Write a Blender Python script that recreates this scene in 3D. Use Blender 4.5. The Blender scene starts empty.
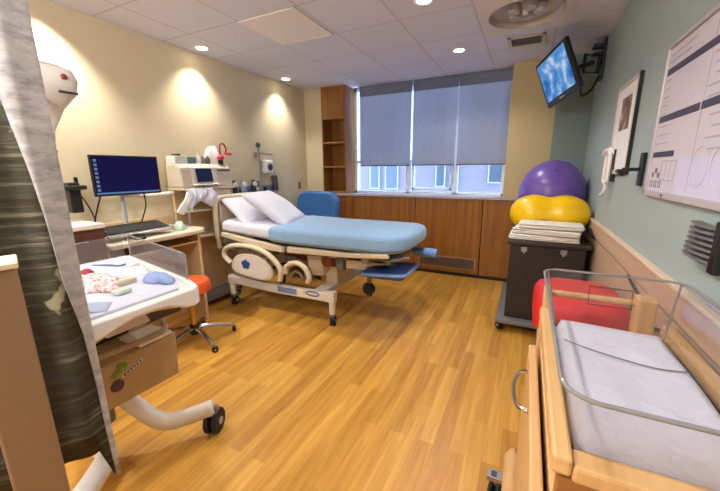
import bpy, bmesh, math, random
from mathutils import Vector, Matrix
sc = bpy.context.scene
col = sc.collection
R = math.radians
rnd = random.Random(7)

# ------------------------------------------------------------------ helpers
def lin(c):
    return tuple(((v/255)/12.92 if v/255 <= .04045 else ((v/255+.055)/1.055)**2.4) for v in c) + (1.0,)

def newmat(name):
    m = bpy.data.materials.new(name); m.use_nodes = True
    nt = m.node_tree; nt.nodes.clear()
    out = nt.nodes.new('ShaderNodeOutputMaterial')
    return m, nt, out

def N(nt, t, **k):
    n = nt.nodes.new(t)
    for a, v in k.items():
        if a in n.inputs: n.inputs[a].default_value = v
        else: setattr(n, a, v)
    return n

def mixcol(nt, fac, a, b, blend='MIX'):
    n = nt.nodes.new('ShaderNodeMix'); n.data_type = 'RGBA'; n.blend_type = blend
    for s, v in ((n.inputs[0], fac), (n.inputs[6], a), (n.inputs[7], b)):
        if hasattr(v, 'node'): nt.links.new(v, s)
        else: s.default_value = v
    return n.outputs[2]

def ramp(nt, fac, stops):
    n = nt.nodes.new('ShaderNodeValToRGB'); e = n.color_ramp.elements
    while len(e) < len(stops): e.new(.5)
    for q, (p, c) in zip(e, stops): q.position = p; q.color = c
    nt.links.new(fac, n.inputs[0]); return n.outputs[0]

def coords(nt, scale=(1,1,1), loc=(0,0,0), rot=(0,0,0), kind='Object'):
    t = nt.nodes.new('ShaderNodeTexCoord'); m = nt.nodes.new('ShaderNodeMapping')
    m.inputs['Scale'].default_value = scale; m.inputs['Location'].default_value = loc; m.inputs['Rotation'].default_value = rot
    nt.links.new(t.outputs[kind], m.inputs[0]); return m.outputs[0]

def bsdf(nt, out, colr, rough=.5, metal=0, spec=.5, coat=0, sheen=0):
    p = nt.nodes.new('ShaderNodeBsdfPrincipled')
    if hasattr(colr, 'node'): nt.links.new(colr, p.inputs['Base Color'])
    else: p.inputs['Base Color'].default_value = colr
    p.inputs['Roughness'].default_value = rough; p.inputs['Metallic'].default_value = metal
    p.inputs['Specular IOR Level'].default_value = spec; p.inputs['Coat Weight'].default_value = coat
    p.inputs['Sheen Weight'].default_value = sheen
    nt.links.new(p.outputs[0], out.inputs[0]); return p

def bump(nt, p, h, strength=.2, dist=.01):
    b = nt.nodes.new('ShaderNodeBump'); b.inputs['Strength'].default_value = strength; b.inputs['Distance'].default_value = dist
    nt.links.new(h, b.inputs['Height']); nt.links.new(b.outputs[0], p.inputs['Normal'])

def plain(name, c, rough=.5, metal=0, var=.05, scale=14, spec=.5, bmp=0, coat=0, sheen=0):
    m, nt, out = newmat(name)
    n = N(nt, 'ShaderNodeTexNoise', Scale=scale, Detail=4.0); nt.links.new(coords(nt), n.inputs['Vector'])
    L = lin(c)
    a = tuple(min(1, x*(1+var)) for x in L[:3])+(1,); b = tuple(x*(1-var) for x in L[:3])+(1,)
    p = bsdf(nt, out, mixcol(nt, n.outputs[0], b, a), rough, metal, spec, coat, sheen)
    if bmp: bump(nt, p, n.outputs[0], bmp)
    return m

def wood(name, dark, light, axis='z', scale=1.0, rough=.4, spec=.4):
    m, nt, out = newmat(name)
    s = {'x': (1.2, 22, 22), 'y': (22, 1.2, 22), 'z': (22, 22, 1.2)}[axis]
    n = N(nt, 'ShaderNodeTexNoise', Scale=scale, Detail=5.0, Roughness=.6, Distortion=.4)
    nt.links.new(coords(nt, s), n.inputs['Vector'])
    n2 = N(nt, 'ShaderNodeTexNoise', Scale=1.3, Detail=2.0); nt.links.new(coords(nt), n2.inputs['Vector'])
    c = ramp(nt, n.outputs[0], [(.3, lin(dark)), (.7, lin(light))])
    c = mixcol(nt, .25, c, mixcol(nt, n2.outputs[0], lin(dark), lin(light)))
    p = bsdf(nt, out, c, rough, 0, spec); bump(nt, p, n.outputs[0], .05)
    return m

def emit(name, c, strength):
    m, nt, out = newmat(name)
    e = N(nt, 'ShaderNodeEmission', Color=lin(c), Strength=strength); nt.links.new(e.outputs[0], out.inputs[0]); return m

def clear(name, tint=(235,240,242), gloss=.12, solid=0.0, rough=.03):
    """clear plastic or glass: see-through with a Fresnel sheen and a little body colour"""
    m, nt, out = newmat(name)
    tr = N(nt, 'ShaderNodeBsdfTransparent', Color=lin(tint)); gl = N(nt, 'ShaderNodeBsdfGlossy', Roughness=rough)
    df = N(nt, 'ShaderNodeBsdfDiffuse', Color=lin((215,210,205)))
    lw = N(nt, 'ShaderNodeLayerWeight', Blend=gloss); cap = N(nt, 'ShaderNodeMath', operation='MINIMUM'); cap.inputs[1].default_value = .16
    a = nt.nodes.new('ShaderNodeMixShader'); b = nt.nodes.new('ShaderNodeMixShader')
    b.inputs[0].default_value = solid
    nt.links.new(tr.outputs[0], b.inputs[1]); nt.links.new(df.outputs[0], b.inputs[2])
    nt.links.new(lw.outputs['Fresnel'], cap.inputs[0]); nt.links.new(cap.outputs[0], a.inputs[0]); nt.links.new(b.outputs[0], a.inputs[1]); nt.links.new(gl.outputs[0], a.inputs[2])
    nt.links.new(a.outputs[0], out.inputs[0]); return m

OFF = {}
class MB:
    def __init__(s): s.bm = bmesh.new()
    def add(s, verts, faces):
        vs = [s.bm.verts.new(v) for v in verts]
        for f in faces:
            try: s.bm.faces.new([vs[i] for i in f])
            except ValueError: pass
        return s
    def box(s, x0, x1, y0, y1, z0, z1, mx=None):
        v = [Vector((x, y, z)) for x in (x0, x1) for y in (y0, y1) for z in (z0, z1)]
        if mx: v = [mx @ q for q in v]
        return s.add(v, [(0,1,3,2), (4,6,7,5), (0,4,5,1), (2,3,7,6), (0,2,6,4), (1,5,7,3)])
    def loft(s, rings, caps=True, closed=False):
        n = len(rings[0]); v = [p for r in rings for p in r]; f = []
        m = len(rings)
        for i in range(m if closed else m-1):
            a, b = i*n, ((i+1) % m)*n
            for j in range(n): f.append((a+j, a+(j+1) % n, b+(j+1) % n, b+j))
        if caps and not closed: f += [tuple(range(n))[::-1], tuple(range((m-1)*n, m*n))]
        return s.add(v, f)
    def tube(s, pts, r, seg=8, closed=False, flat=1.0):
        pts = [Vector(p) for p in pts]; n = len(pts); rings = []
        rs = r if isinstance(r, (list, tuple)) else [r]*n
        up = None
        for i in range(n):
            a = pts[i-1] if (i > 0 or closed) else pts[i]; b = pts[(i+1) % n] if (i < n-1 or closed) else pts[i]
            t = (b-a).normalized()
            if up is None:
                up = Vector((0,0,1)) if abs(t.z) < .9 else Vector((1,0,0))
            u = (up - t*up.dot(t))
            u = u.normalized() if u.length > 1e-6 else t.orthogonal().normalized()
            up = u; w = t.cross(u)
            rings.append([pts[i] + (u*math.cos(k*2*math.pi/seg)*flat + w*math.sin(k*2*math.pi/seg))*rs[i] for k in range(seg)])
        return s.loft(rings, True, closed)
    def cyl(s, p0, p1, r0, r1=None, seg=20):
        p0 = Vector(p0); p1 = Vector(p1); r1 = r0 if r1 is None else r1
        return s.tube([p0, p1], [r0, r1], seg)
    def lathe(s, c, prof, seg=28, axis=(0,0,1), caps=True):
        c = Vector(c); q = Vector((0,0,1)).rotation_difference(Vector(axis))
        rings = [[c + q @ Vector((max(r, 1e-4)*math.cos(k*2*math.pi/seg), max(r, 1e-4)*math.sin(k*2*math.pi/seg), h)) for k in range(seg)] for r, h in prof]
        return s.loft(rings, caps)
    def ball(s, c, rx, ry, rz, seg=32, e=1.0, mx=None):
        rings = []
        for i in range(1, seg//2):
            t = math.pi*i/(seg//2)-math.pi/2
            rr = abs(math.cos(t))**e; h = math.copysign(abs(math.sin(t))**e, math.sin(t))
            g = []
            for k in range(seg):
                a = 2*math.pi*k/seg; ca, sa = math.cos(a), math.sin(a)
                p = Vector((rx*rr*math.copysign(abs(ca)**e, ca), ry*rr*math.copysign(abs(sa)**e, sa), rz*h))
                g.append(Vector(c)+((mx @ p) if mx else p))
            rings.append(g)
        return s.loft(rings)
    def prism(s, poly, axis, a0, a1):
        f = {'x': lambda p, a: Vector((a, p[0], p[1])), 'y': lambda p, a: Vector((p[0], a, p[1])), 'z': lambda p, a: Vector((p[0], p[1], a))}[axis]
        return s.loft([[f(p, a0) for p in poly], [f(p, a1) for p in poly]])
    def slab(s, poly, z0, z1, b=.01):
        """a horizontal plate of any outline with rounded-over edges"""
        n = len(poly); c = Vector((sum(p[0] for p in poly)/n, sum(p[1] for p in poly)/n))
        def ins(d):
            o = []
            for p in poly:
                v = Vector(p)-c; L = v.length or 1
                o.append(c+v*(1-d/L))
            return o
        rg = [(b, z0), (b*.3, z0+b*.3), (0, z0+b), (0, z1-b), (b*.3, z1-b*.3), (b, z1)]
        return s.loft([[Vector((p[0], p[1], z)) for p in ins(d)] for d, z in rg])
    def grid(s, fn, nu, nv):
        v = [fn(i/nu, j/nv) for i in range(nu+1) for j in range(nv+1)]
        return s.add(v, [(i*(nv+1)+j, (i+1)*(nv+1)+j, (i+1)*(nv+1)+j+1, i*(nv+1)+j+1) for i in range(nu) for j in range(nv)])
    def build(s, name, mat, parent=None, bevel=0, smooth=False, solid=0, sub=0, seg=2, angle=40):
        off = Vector((0,0,0))
        if parent is not None: off = OFF.get(parent.name, off)
        if off.length: bmesh.ops.translate(s.bm, verts=s.bm.verts, vec=-off)
        bmesh.ops.recalc_face_normals(s.bm, faces=s.bm.faces)
        me = bpy.data.meshes.new(name); s.bm.to_mesh(me); s.bm.free()
        o = bpy.data.objects.new(name, me); col.objects.link(o); me.materials.append(mat)
        if parent is not None: o.parent = parent; OFF[o.name] = off
        if smooth:
            for p in me.polygons: p.use_smooth = True
            if smooth != 'all':
                me.set_sharp_from_angle(angle=R(angle))
        if solid:
            q = o.modifiers.new('s', 'SOLIDIFY'); q.thickness = solid; q.offset = 0
        if bevel:
            q = o.modifiers.new('b', 'BEVEL'); q.width = bevel; q.segments = seg; q.limit_method = 'ANGLE'; q.angle_limit = R(35)
        if sub:
            q = o.modifiers.new('u', 'SUBSURF'); q.levels = sub; q.render_levels = sub
        return o

def rrect(x0, x1, y0, y1, r, n=5):
    o = []
    for cx, cy, a0 in ((x1-r, y1-r, 0), (x0+r, y1-r, 90), (x0+r, y0+r, 180), (x1-r, y0+r, 270)):
        for k in range(n+1):
            a = R(a0+90*k/n); o.append((cx+r*math.cos(a), cy+r*math.sin(a)))
    return o
def curve(pts, n=8, closed=False):
    P = [Vector(p) for p in pts]; o = []; m = len(P)
    for i in range(m if closed else m-1):
        g = lambda k: P[k % m] if closed else P[max(0, min(m-1, k))]
        a, b, c, d = g(i-1), g(i), g(i+1), g(i+2)
        for k in range(n):
            t = k/n
            o.append(.5*((2*b)+(c-a)*t+(2*a-5*b+4*c-d)*t*t+(3*b-a-3*c+d)*t**3))
    if not closed: o.append(P[-1])
    return o
def props(o, label=None, cat=None, group=None, kind=None):
    if label: o['label'] = label
    if cat: o['category'] = cat
    if group: o['group'] = group
    if kind: o['kind'] = kind
    return o
def thing(name, label, cat, loc=(0,0,0), rz=0, group=None, local=False):
    o = bpy.data.objects.new(name, None); col.objects.link(o); o.empty_display_size = .1
    o.location = loc; o.rotation_euler = (0,0,rz)
    OFF[o.name] = Vector((0,0,0)) if local else Vector(loc)
    return props(o, label, cat, group)
def one(o, label, cat, group=None): return props(o, label, cat, group)
def struct(o): o['kind'] = 'structure'; return o
def copy_tree(o, parent=None):
    c = o.copy(); col.objects.link(c)
    if parent is not None: c.parent = parent
    for ch in list(o.children): copy_tree(ch, c)
    return c

# ------------------------------------------------------------------ materials
def paint(name, c, bmp=.04):
    return plain(name, c, .55, 0, .025, 3.0, .3, bmp)
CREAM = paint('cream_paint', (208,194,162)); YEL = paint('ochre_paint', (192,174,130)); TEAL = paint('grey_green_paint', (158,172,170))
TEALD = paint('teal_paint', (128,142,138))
WHITE = plain('white_plastic', (232,230,226), .35); OFFW = plain('off_white_plastic', (216,208,196), .4)
BEIGE = plain('beige_plastic', (204,188,160), .45); TAN = plain('tan_panel', (206,172,132), .45)
BLACK = plain('black_plastic', (22,21,22), .4); DARK = plain('dark_cart_plastic', (40,32,30), .5); GREY = plain('grey_plastic', (110,108,108), .45)
LGREY = plain('light_grey_plastic', (170,168,166), .4); RUB = plain('black_rubber', (28,27,27), .7); CHR = plain('chrome', (205,205,208), .18, 1, .02)
ALU = plain('aluminium', (175,175,178), .35, 1, .03); STEEL = plain('painted_steel_grey', (140,138,136), .4, .3)
WALNUT = wood('walnut_panel', (118,70,26), (168,112,50), 'z', 1.0, .35)
WALNUTX = wood('walnut_shelf', (130,84,44), (180,130,76), 'x', 1.0, .4)
MAPLE = wood('maple', (198,150,92), (226,186,130), 'y', .8, .4); MAPLEZ = wood('maple_upright', (198,148,90), (224,184,128), 'z', .8, .4)
MAPLED = wood('shaded_maple', (140,90,40), (168,114,58), 'x', .8, .4)  # maple darkened, with the shade of the bassinet front put into the colour
PINEW = wood('pale_wall_board', (184,152,124), (204,174,148), 'y', .5, .45)
BROWN = plain('brown_laminate', (84,46,36), .4)
LINEN = plain('white_linen', (206,206,220), .85, 0, .05, 30, .2, .3, 0, .3); BLUES = plain('blue_sheet_cloth', (134,168,202), .85, 0, .06, 18, .2, .25, 0, .3)
BLUEV = plain('blue_vinyl', (56,110,176), .4, 0, .06, 6); BLUEP = plain('blue_plastic', (58,92,160), .4); LBLUE = plain('light_blue_plastic', (120,150,205), .4)
ORANGE = plain('orange_vinyl', (218,84,34), .4); RED = plain('red_vinyl', (206,26,28), .45); PURP = plain('purple_rubber', (108,80,164), .32); YBALL = plain('yellow_rubber', (240,190,8), .32)
TERRY = plain('white_towel', (228,222,212), .95, 0, .08, 60, .1, .6)
ACR = clear('clear_acrylic', (240,238,238), .12, .07); ACRE = clear('acrylic_edge', (170,160,158), .25, .3); GLASS = clear('window_glass', (225,235,240), .1, 0)
BOARDW = plain('whiteboard_face', (206,198,206), .35); INK = plain('dark_print', (66,62,84), .6); INKL = plain('grey_print', (172,165,176), .6)

# floor planks
m, nt, out = newmat('plank_floor'); FLOOR = m
br = N(nt, 'ShaderNodeTexBrick', Scale=1.0); br.offset = .37; br.offset_frequency = 2
br.inputs['Color1'].default_value = (.15,.15,.15,1); br.inputs['Color2'].default_value = (.85,.85,.85,1); br.inputs['Mortar'].default_value = (.3,.3,.3,1)
br.inputs['Mortar Size'].default_value = .0012; br.inputs['Brick Width'].default_value = .8; br.inputs['Row Height'].default_value = .085; br.inputs['Bias'].default_value = 0
nt.links.new(coords(nt, (1,1,1), (0,0,0), (0,0,R(90))), br.inputs['Vector'])
gn = N(nt, 'ShaderNodeTexNoise', Scale=1.0, Detail=6.0, Roughness=.62, Distortion=.6); nt.links.new(coords(nt, (26,1.6,1)), gn.inputs['Vector'])
pl = ramp(nt, br.outputs[0], [(.1, lin((164,108,34))), (.5, lin((194,137,48))), (.9, lin((222,168,74)))])
gr = ramp(nt, gn.outputs[0], [(.3, lin((146,88,22))), (.72, lin((234,182,90)))])
c = mixcol(nt, .42, pl, gr)
p = bsdf(nt, out, c, .36, 0, .4); bump(nt, p, br.outputs['Fac'], .05, .002)

# ceiling tiles 0.61 m
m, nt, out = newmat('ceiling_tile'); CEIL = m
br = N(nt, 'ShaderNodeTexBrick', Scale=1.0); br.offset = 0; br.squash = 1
br.inputs['Color1'].default_value = lin((226,226,238)); br.inputs['Color2'].default_value = lin((222,222,234)); br.inputs['Mortar'].default_value = lin((204,197,198))  # tile base tinted blue to stand in for window daylight
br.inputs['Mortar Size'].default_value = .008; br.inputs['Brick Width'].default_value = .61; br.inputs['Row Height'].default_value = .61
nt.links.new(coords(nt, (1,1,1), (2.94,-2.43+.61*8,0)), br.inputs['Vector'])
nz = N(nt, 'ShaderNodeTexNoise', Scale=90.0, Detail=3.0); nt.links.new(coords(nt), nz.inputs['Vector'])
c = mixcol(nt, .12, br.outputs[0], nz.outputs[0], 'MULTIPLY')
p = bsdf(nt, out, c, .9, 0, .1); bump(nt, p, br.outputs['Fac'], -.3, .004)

# woven roller blind: lets some light through
m, nt, out = newmat('blind_mesh'); BLIND = m
w = N(nt, 'ShaderNodeTexNoise', Scale=3.0, Detail=3.0); nt.links.new(coords(nt, (6,1,1)), w.inputs['Vector'])
c = mixcol(nt, w.outputs[0], lin((172,172,176)), lin((190,188,190)))
d = N(nt, 'ShaderNodeBsdfDiffuse'); t = N(nt, 'ShaderNodeBsdfTranslucent'); tp = N(nt, 'ShaderNodeBsdfTransparent', Color=(1,1,1,1))
nt.links.new(c, d.inputs[0]); nt.links.new(c, t.inputs[0])
a = N(nt, 'ShaderNodeMixShader', Fac=.55); b = N(nt, 'ShaderNodeMixShader', Fac=.10)
nt.links.new(d.outputs[0], a.inputs[1]); nt.links.new(t.outputs[0], a.inputs[2]); nt.links.new(a.outputs[0], b.inputs[1]); nt.links.new(tp.outputs[0], b.inputs[2]); nt.links.new(b.outputs[0], out.inputs[0])

# curtain cloth (brushed bands, leaf prints) and its pale back / mesh top
m, nt, out = newmat('printed_curtain'); CURT = m
co = coords(nt, (1,1,1))
n1 = N(nt, 'ShaderNodeTexNoise', Scale=1.0, Detail=5.0, Roughness=.7); nt.links.new(coords(nt, (3,3,60)), n1.inputs['Vector'])
n2 = N(nt, 'ShaderNodeTexNoise', Scale=5.0, Detail=1.0); nt.links.new(coords(nt, (1,1,1.1)), n2.inputs['Vector'])
n3 = N(nt, 'ShaderNodeTexNoise', Scale=9.0, Detail=2.0); nt.links.new(coords(nt, (1,1,1), (3,1,5)), n3.inputs['Vector'])
v = N(nt, 'ShaderNodeTexVoronoi', Scale=7.0); dn = N(nt, 'ShaderNodeTexNoise', Scale=14.0, Detail=2.0); nt.links.new(coords(nt), dn.inputs['Vector']); nt.links.new(mixcol(nt, .16, coords(nt, (1.4,1.4,.7), (0,.1,.13)), dn.outputs['Color'], 'ADD'), v.inputs['Vector'])
base = ramp(nt, n1.outputs[0], [(.35, lin((60,58,46))), (.52, lin((80,77,62))), (.66, lin((140,136,118)))])
zone = ramp(nt, n2.outputs[0], [(.44, (0,0,0,1)), (.5, (1,1,1,1))])
c = mixcol(nt, zone, base, mixcol(nt, .7, base, lin((62,54,38))))
blue = ramp(nt, n3.outputs[0], [(.62, (0,0,0,1)), (.70, (.6,.6,.6,1))]); c = mixcol(nt, blue, c, mixcol(nt, .5, base, lin((60,76,120))))
leaf = ramp(nt, v.outputs['Distance'], [(.13, (.8,.8,.8,1)), (.19, (0,0,0,1))]); c = mixcol(nt, leaf, c, lin((186,176,144)))
p = bsdf(nt, out, c, .85, 0, .2); bump(nt, p, n1.outputs[0], .15)
m, nt, out = newmat('pale_curtain_back'); CURTP = m
n1 = N(nt, 'ShaderNodeTexNoise', Scale=1.0, Detail=5.0, Roughness=.7); nt.links.new(coords(nt, (14,14,38)), n1.inputs['Vector'])
c = ramp(nt, n1.outputs[0], [(.28, lin((136,132,130))), (.5, lin((176,171,168))), (.75, lin((206,201,196)))])
p = bsdf(nt, out, c, .85, 0, .2)
# outdoor brick
m, nt, out = newmat('outdoor_brick'); BRICK = m
br = N(nt, 'ShaderNodeTexBrick', Scale=1.0)
br.inputs['Color1'].default_value = lin((66,52,56)); br.inputs['Color2'].default_value = lin((60,48,52)); br.inputs['Mortar'].default_value = lin((72,62,64))
br.inputs['Mortar Size'].default_value = .008; br.inputs['Brick Width'].default_value = .22; br.inputs['Row Height'].default_value = .075
nt.links.new(coords(nt, (1,1,1), (0,0,0), (R(-90),0,0)), br.inputs['Vector'])
bsdf(nt, out, br.outputs[0], .8)
# newborn blanket print
m, nt, out = newmat('pink_print'); PINKP = m
v = N(nt, 'ShaderNodeTexVoronoi', Scale=60.0); nt.links.new(coords(nt), v.inputs['Vector'])
bsdf(nt, out, ramp(nt, v.outputs['Distance'], [(.15, lin((206,110,106))), (.4, lin((226,176,170))), (.7, lin((244,230,228)))]), .85)
# pad cloth of bassinet
m, nt, out = newmat('bassinet_pad_cloth'); PAD = m
n1 = N(nt, 'ShaderNodeTexNoise', Scale=9.0, Detail=5.0, Roughness=.65, Distortion=.5); nt.links.new(coords(nt), n1.inputs['Vector'])
p = bsdf(nt, out, mixcol(nt, n1.outputs[0], lin((186,185,198)), lin((210,208,220))), .85, 0, .2); bump(nt, p, n1.outputs[0], .7, .02)

# ------------------------------------------------------------------ room
XL, XR, YB, YW, YF, H = -3.32, .58, 4.78, 5.06, -1.7, 2.74
struct(MB().box(XL-.1, XR+.1, YF-.1, YW+.2, -.1, 0).build('floor', FLOOR))
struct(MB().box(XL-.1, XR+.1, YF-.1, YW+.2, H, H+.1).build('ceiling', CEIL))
struct(MB().box(XL-.1, XL, YF-.1, YW+.2, 0, H).build('wall_left', CREAM))
struct(MB().box(XR, XR+.1, YF-.1, YW+.2, 0, H).build('wall_right', TEAL))
struct(MB().box(XL, XR, YF-.1, YF, 0, H).build('wall_front', CREAM))
wb = MB().box(XL, -3.0, YB, YW+.2, 0, H).box(-3.0, -2.57, YW, YW+.2, 0, H).box(-2.57, -.27, YW, YW+.2, 0, 1.12)
struct(wb.build('wall_back', CREAM))
struct(MB().box(-.27, .22, YB, YW+.2, 1.132, H).box(-.27, .22, YW, YW+.2, 0, 1.132).build('wall_back_right', YEL))
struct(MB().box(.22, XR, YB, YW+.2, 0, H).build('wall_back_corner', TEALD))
struct(MB().box(XL, XL+.012, YF, YB, 0, .1).build('baseboard_left', plain('dark_base', (90,70,56), .5)))
# wainscot along the right wall
o = MB().box(XR-.018, XR, YF, YB, 0, .905).build('trim_1', PINEW); struct(o)
o = MB().box(XR-.026, XR, YF, YB, .925, 1.035).build('trim_2', PINEW, None, .004); struct(o)
o = MB().box(XR-.034, XR, YF, YB, 1.035, 1.05).build('trim_3', plain('pale_cap_trim', (222,196,170), .4), None, .003); struct(o)
# window: three lights with pale metal frames
FRAME = plain('pale_window_frame', (226,230,238), .35)
xs = [-2.57, -1.655, -.94, -.27]
for i in range(3):
    a, b = xs[i], xs[i+1]
    f = MB()
    wl = .05 if i == 0 else .03; wr = .05 if i == 2 else .03
    f.box(a, a+wl, YW+.0, YW+.09, 1.12, H).box(b-wr, b, YW, YW+.09, 1.12, H).box(a, b, YW, YW+.09, 1.12, 1.165).box(a, b, YW, YW+.09, H-.06, H)
    f.box(a+wl, b-wr, YW+.01, YW+.07, 1.60, 1.64)
    if i == 1: f.box(a+.06, b-.06, YW+.02, YW+.08, 1.19, 1.225).box(a+.06, a+.09, YW+.02, YW+.08, 1.19, 1.62).box(b-.09, b-.06, YW+.02, YW+.08, 1.19, 1.62)
    o = struct(f.build('window_%d' % (i+1), FRAME, None, .004))
    g = MB().box(a+wl-.005, b-wr+.005, YW+.045, YW+.05, 1.16, H-.05).build('pane', GLASS, o)
# reveal lining (pale) at left of the window beneath the bookcase side
# ------------------------------------------------------------------ countertop, cabinets, bookcase
one(MB().box(-2.998, .215, YB-.045, YW-.003, 1.10, 1.13).build('countertop', plain('grey_counter', (176,166,170), .35), None, .004), 'long grey countertop forming the window sill above the walnut cabinets', 'countertop')
cab = [(-3.0, -2.45, 'walnut cabinet panel under the open bookcase, behind the blue chair'), (-2.445, -1.435, 'walnut cabinet panel behind the blue covered bed, without a vent'),
       (-1.43, -.505, 'walnut cabinet panel with the long air vent at its foot'), (-.50, .215, 'narrow walnut cabinet panel next to the black cart')]
for i, (a, b, lab) in enumerate(cab):
    t = thing('base_cabinet', lab, 'cabinet', ((a+b)/2, YB-.02, 0), 0, 'walnut cabinets below the window')
    MB().box(a+.001, b-.001, YB-.002, YW-.004, .0, 1.098).build('body', BROWN, t)
    MB().box(a+.003, b-.003, YB-.025, YB-.003, .05, 1.097).build('door', WALNUT, t, .003)
    MB().box(a, b, YB-.012, YB-.002, 0, .05).build('kickboard', BLACK, t)
    if i == 2:
        g = MB().box(-1.36, -.54, YB-.031, YB-.026, .105, .28).build('vent_frame', plain('bronze_frame', (160,120,90), .4), t, .002)
        s = MB().box(-1.335, -.565, YB-.034, YB-.0315, .125, .26)
        for k in range(9):
            z = .13+.0145*k; s.box(-1.335, -.565, YB-.040, YB-.034, z, z+.006)
        s.build('vent_grille', plain('grey_grille', (112,98,90), .45, .4), g)
t = thing('bookcase', 'tall narrow walnut bookcase with three open cubbies beside the window', 'bookcase', (-2.785, 4.9, 1.13))
b = MB().box(-3.0, -2.98, YB-.01, YW, 1.13, H).box(-2.592, -2.57, YB-.01, YW, 1.13, H).box(-2.98, -2.592, YW-.012, YW, 1.13, H)
b.build('carcass', WALNUT, t, .002)
MB().box(-2.98, -2.592, YB-.008, YB+.012, 2.285, H).build('door', WALNUT, t, .002)
for z in (1.13, 1.535, 1.905, 2.27):
    MB().box(-2.98, -2.592, YB-.006, YW-.012, z, z+.025).build('shelf', WALNUTX, t, .002)

# roller blind
CASS = plain('blind_fascia', (112,122,146), .6)  # blue of the grazing window light is put into the fascia colour
for i, (a, b, lab) in enumerate(((-2.43, -1.605, 'left roller blind panel next to the bookcase'), (-1.575, -.955, 'middle roller blind panel of the window'), (-.925, -.285, 'right roller blind panel next to the ochre wall'))):
    t = thing('roller_blind', lab, 'blind', ((a+b)/2, YW-.06, H), 0, 'grey roller blinds')
    MB().box(a, b, YW-.062, YW-.060, 1.565, 2.60).build('cloth', BLIND, t)
    MB().box(a-.01, b+.01, YW-.066, YW-.056, 2.59, H-.005).build('fascia', CASS, t)
    MB().cyl((a, YW-.035, H-.04), (b, YW-.035, H-.04), .02).build('roller', LGREY, t, smooth=True)
    MB().box(a, b, YW-.068, YW-.053, 1.550, 1.568).build('bottom_bar', plain('dark_hem_bar', (96,90,104), .5), t, .003)
# building across the street
t = thing('neighbour_building', 'pale lavender brick building seen through the window below the blind', 'building', (-2, 8.5, 0))
MB().box(-9, 5, 8.5, 8.8, -4, 9).build('wall', BRICK, t)
for (x0, x1, z0, z1) in [(-3.80,-3.58,1.02,2.4), (-3.36,-3.06,1.02,2.4), (-2.02,-1.84,1.10,2.4), (-1.64,-1.54,1.10,2.4), (-.80,-.30,1.20,2.4), (.8,1.5,1.08,2.4), (-5.6,-5.0,1.05,2.4)]:
    f = MB().box(x0-.03, x1+.03, 8.44, 8.5, z0-.03, z1+.03).build('window', plain('white_outdoor_frame', (104,102,102), .5), t)
    MB().box(x0, x1, 8.42, 8.439, z0, z1).build('pane', plain('dark_outdoor_pane', (18,20,24), .5), f)

# ------------------------------------------------------------------ ceiling fixtures
WARM = (1, .95, .85)
def spot(x, y, z, e, ang, colr, aim=None, r=.04, blend=.5):
    l = bpy.data.lights.new('lamp', 'SPOT'); l.energy = e; l.spot_size = R(ang); l.spot_blend = blend; l.color = colr; l.shadow_soft_size = r
    o = bpy.data.objects.new('lamp', l); col.objects.link(o); o.location = (x, y, z)
    if aim: o.rotation_euler = (Vector(aim)-Vector((x, y, z))).to_track_quat('-Z', 'Y').to_euler()
    return o
def area(x, y, z, sx, sy, e, colr, rot=(0,0,0)):
    l = bpy.data.lights.new('panel', 'AREA'); l.shape = 'RECTANGLE'; l.size = sx; l.size_y = sy; l.energy = e; l.color = colr
    o = bpy.data.objects.new('panel', l); col.objects.link(o); o.location = (x, y, z); o.rotation_euler = rot; return o
LAMP = emit('lamp_lens', (255,240,205), 14)
TRIM = plain('white_ring', (236,232,226), .4)
def downlight(x, y, lab, grp):
    t = thing('ceiling_downlight', lab, 'light', (x, y, H), 0, grp)
    MB().lathe((x, y, 0), [(.052, H-.001), (.075, H-.001), (.078, H-.006), (.07, H-.010), (.054, H-.006)], 28, caps=False).build('trim_ring', TRIM, t, smooth=True)
    MB().lathe((x, y, 0), [(.0, H-.002), (.053, H-.002), (.05, H-.009), (0, H-.010)], 24).build('lens', LAMP, t)
downlight(-3.14, 2.73, 'lit recessed downlight by the left wall above the monitor machine', 'wall washing downlights')
downlight(-3.14, 4.10, 'lit recessed downlight by the left wall near the bookcase corner', 'wall washing downlights')
downlight(-.78, 4.03, 'lit recessed downlight in the ceiling in front of the window blind', 'bed downlights')
downlight(-.82, 2.79, 'lit recessed downlight at the top edge over the bed foot', 'bed downlights')
for y, e in ((-.1, 24), (1.40, 64), (2.73, 34), (4.10, 28)):
    spot(-3.14, y, H-.02, e*2.2, 104, WARM, (-3.19, y, 0), .05, .8)
for y, e in ((.3, 26), (1.55, 52), (2.79, 62), (4.03, 58)):
    spot(-.80, y, H-.02, e, 140, (1,.985,.95), (-.80, y, 0), .06, .6)
l = bpy.data.lights.new('added_fill_light', 'POINT'); l.energy = 125; l.color = (1,.985,.98); l.shadow_soft_size = .16  # unseen fill light added to lift the ceiling, without any fixture
o = bpy.data.objects.new('added_fill_light', l); col.objects.link(o); o.location = (-1.3, -.5, 2.3)

t = thing('ceiling_light_panel', 'pale square light panel set in the ceiling grid, switched off', 'light', (-2.05, 2.73, H))
MB().box(-2.345, -1.755, 2.44, 3.03, H-.008, H-.002).build('diffuser', plain('pale_diffuser', (238,230,226), .5), t, .002)
fr = MB()
for a in ((-2.352,-2.335,2.43,3.04), (-1.765,-1.748,2.43,3.04), (-2.352,-1.748,2.43,2.447), (-2.352,-1.748,3.023,3.04)): fr.box(*a, H-.012, H-.001)
fr.build('frame', TRIM, t, .002)
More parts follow.
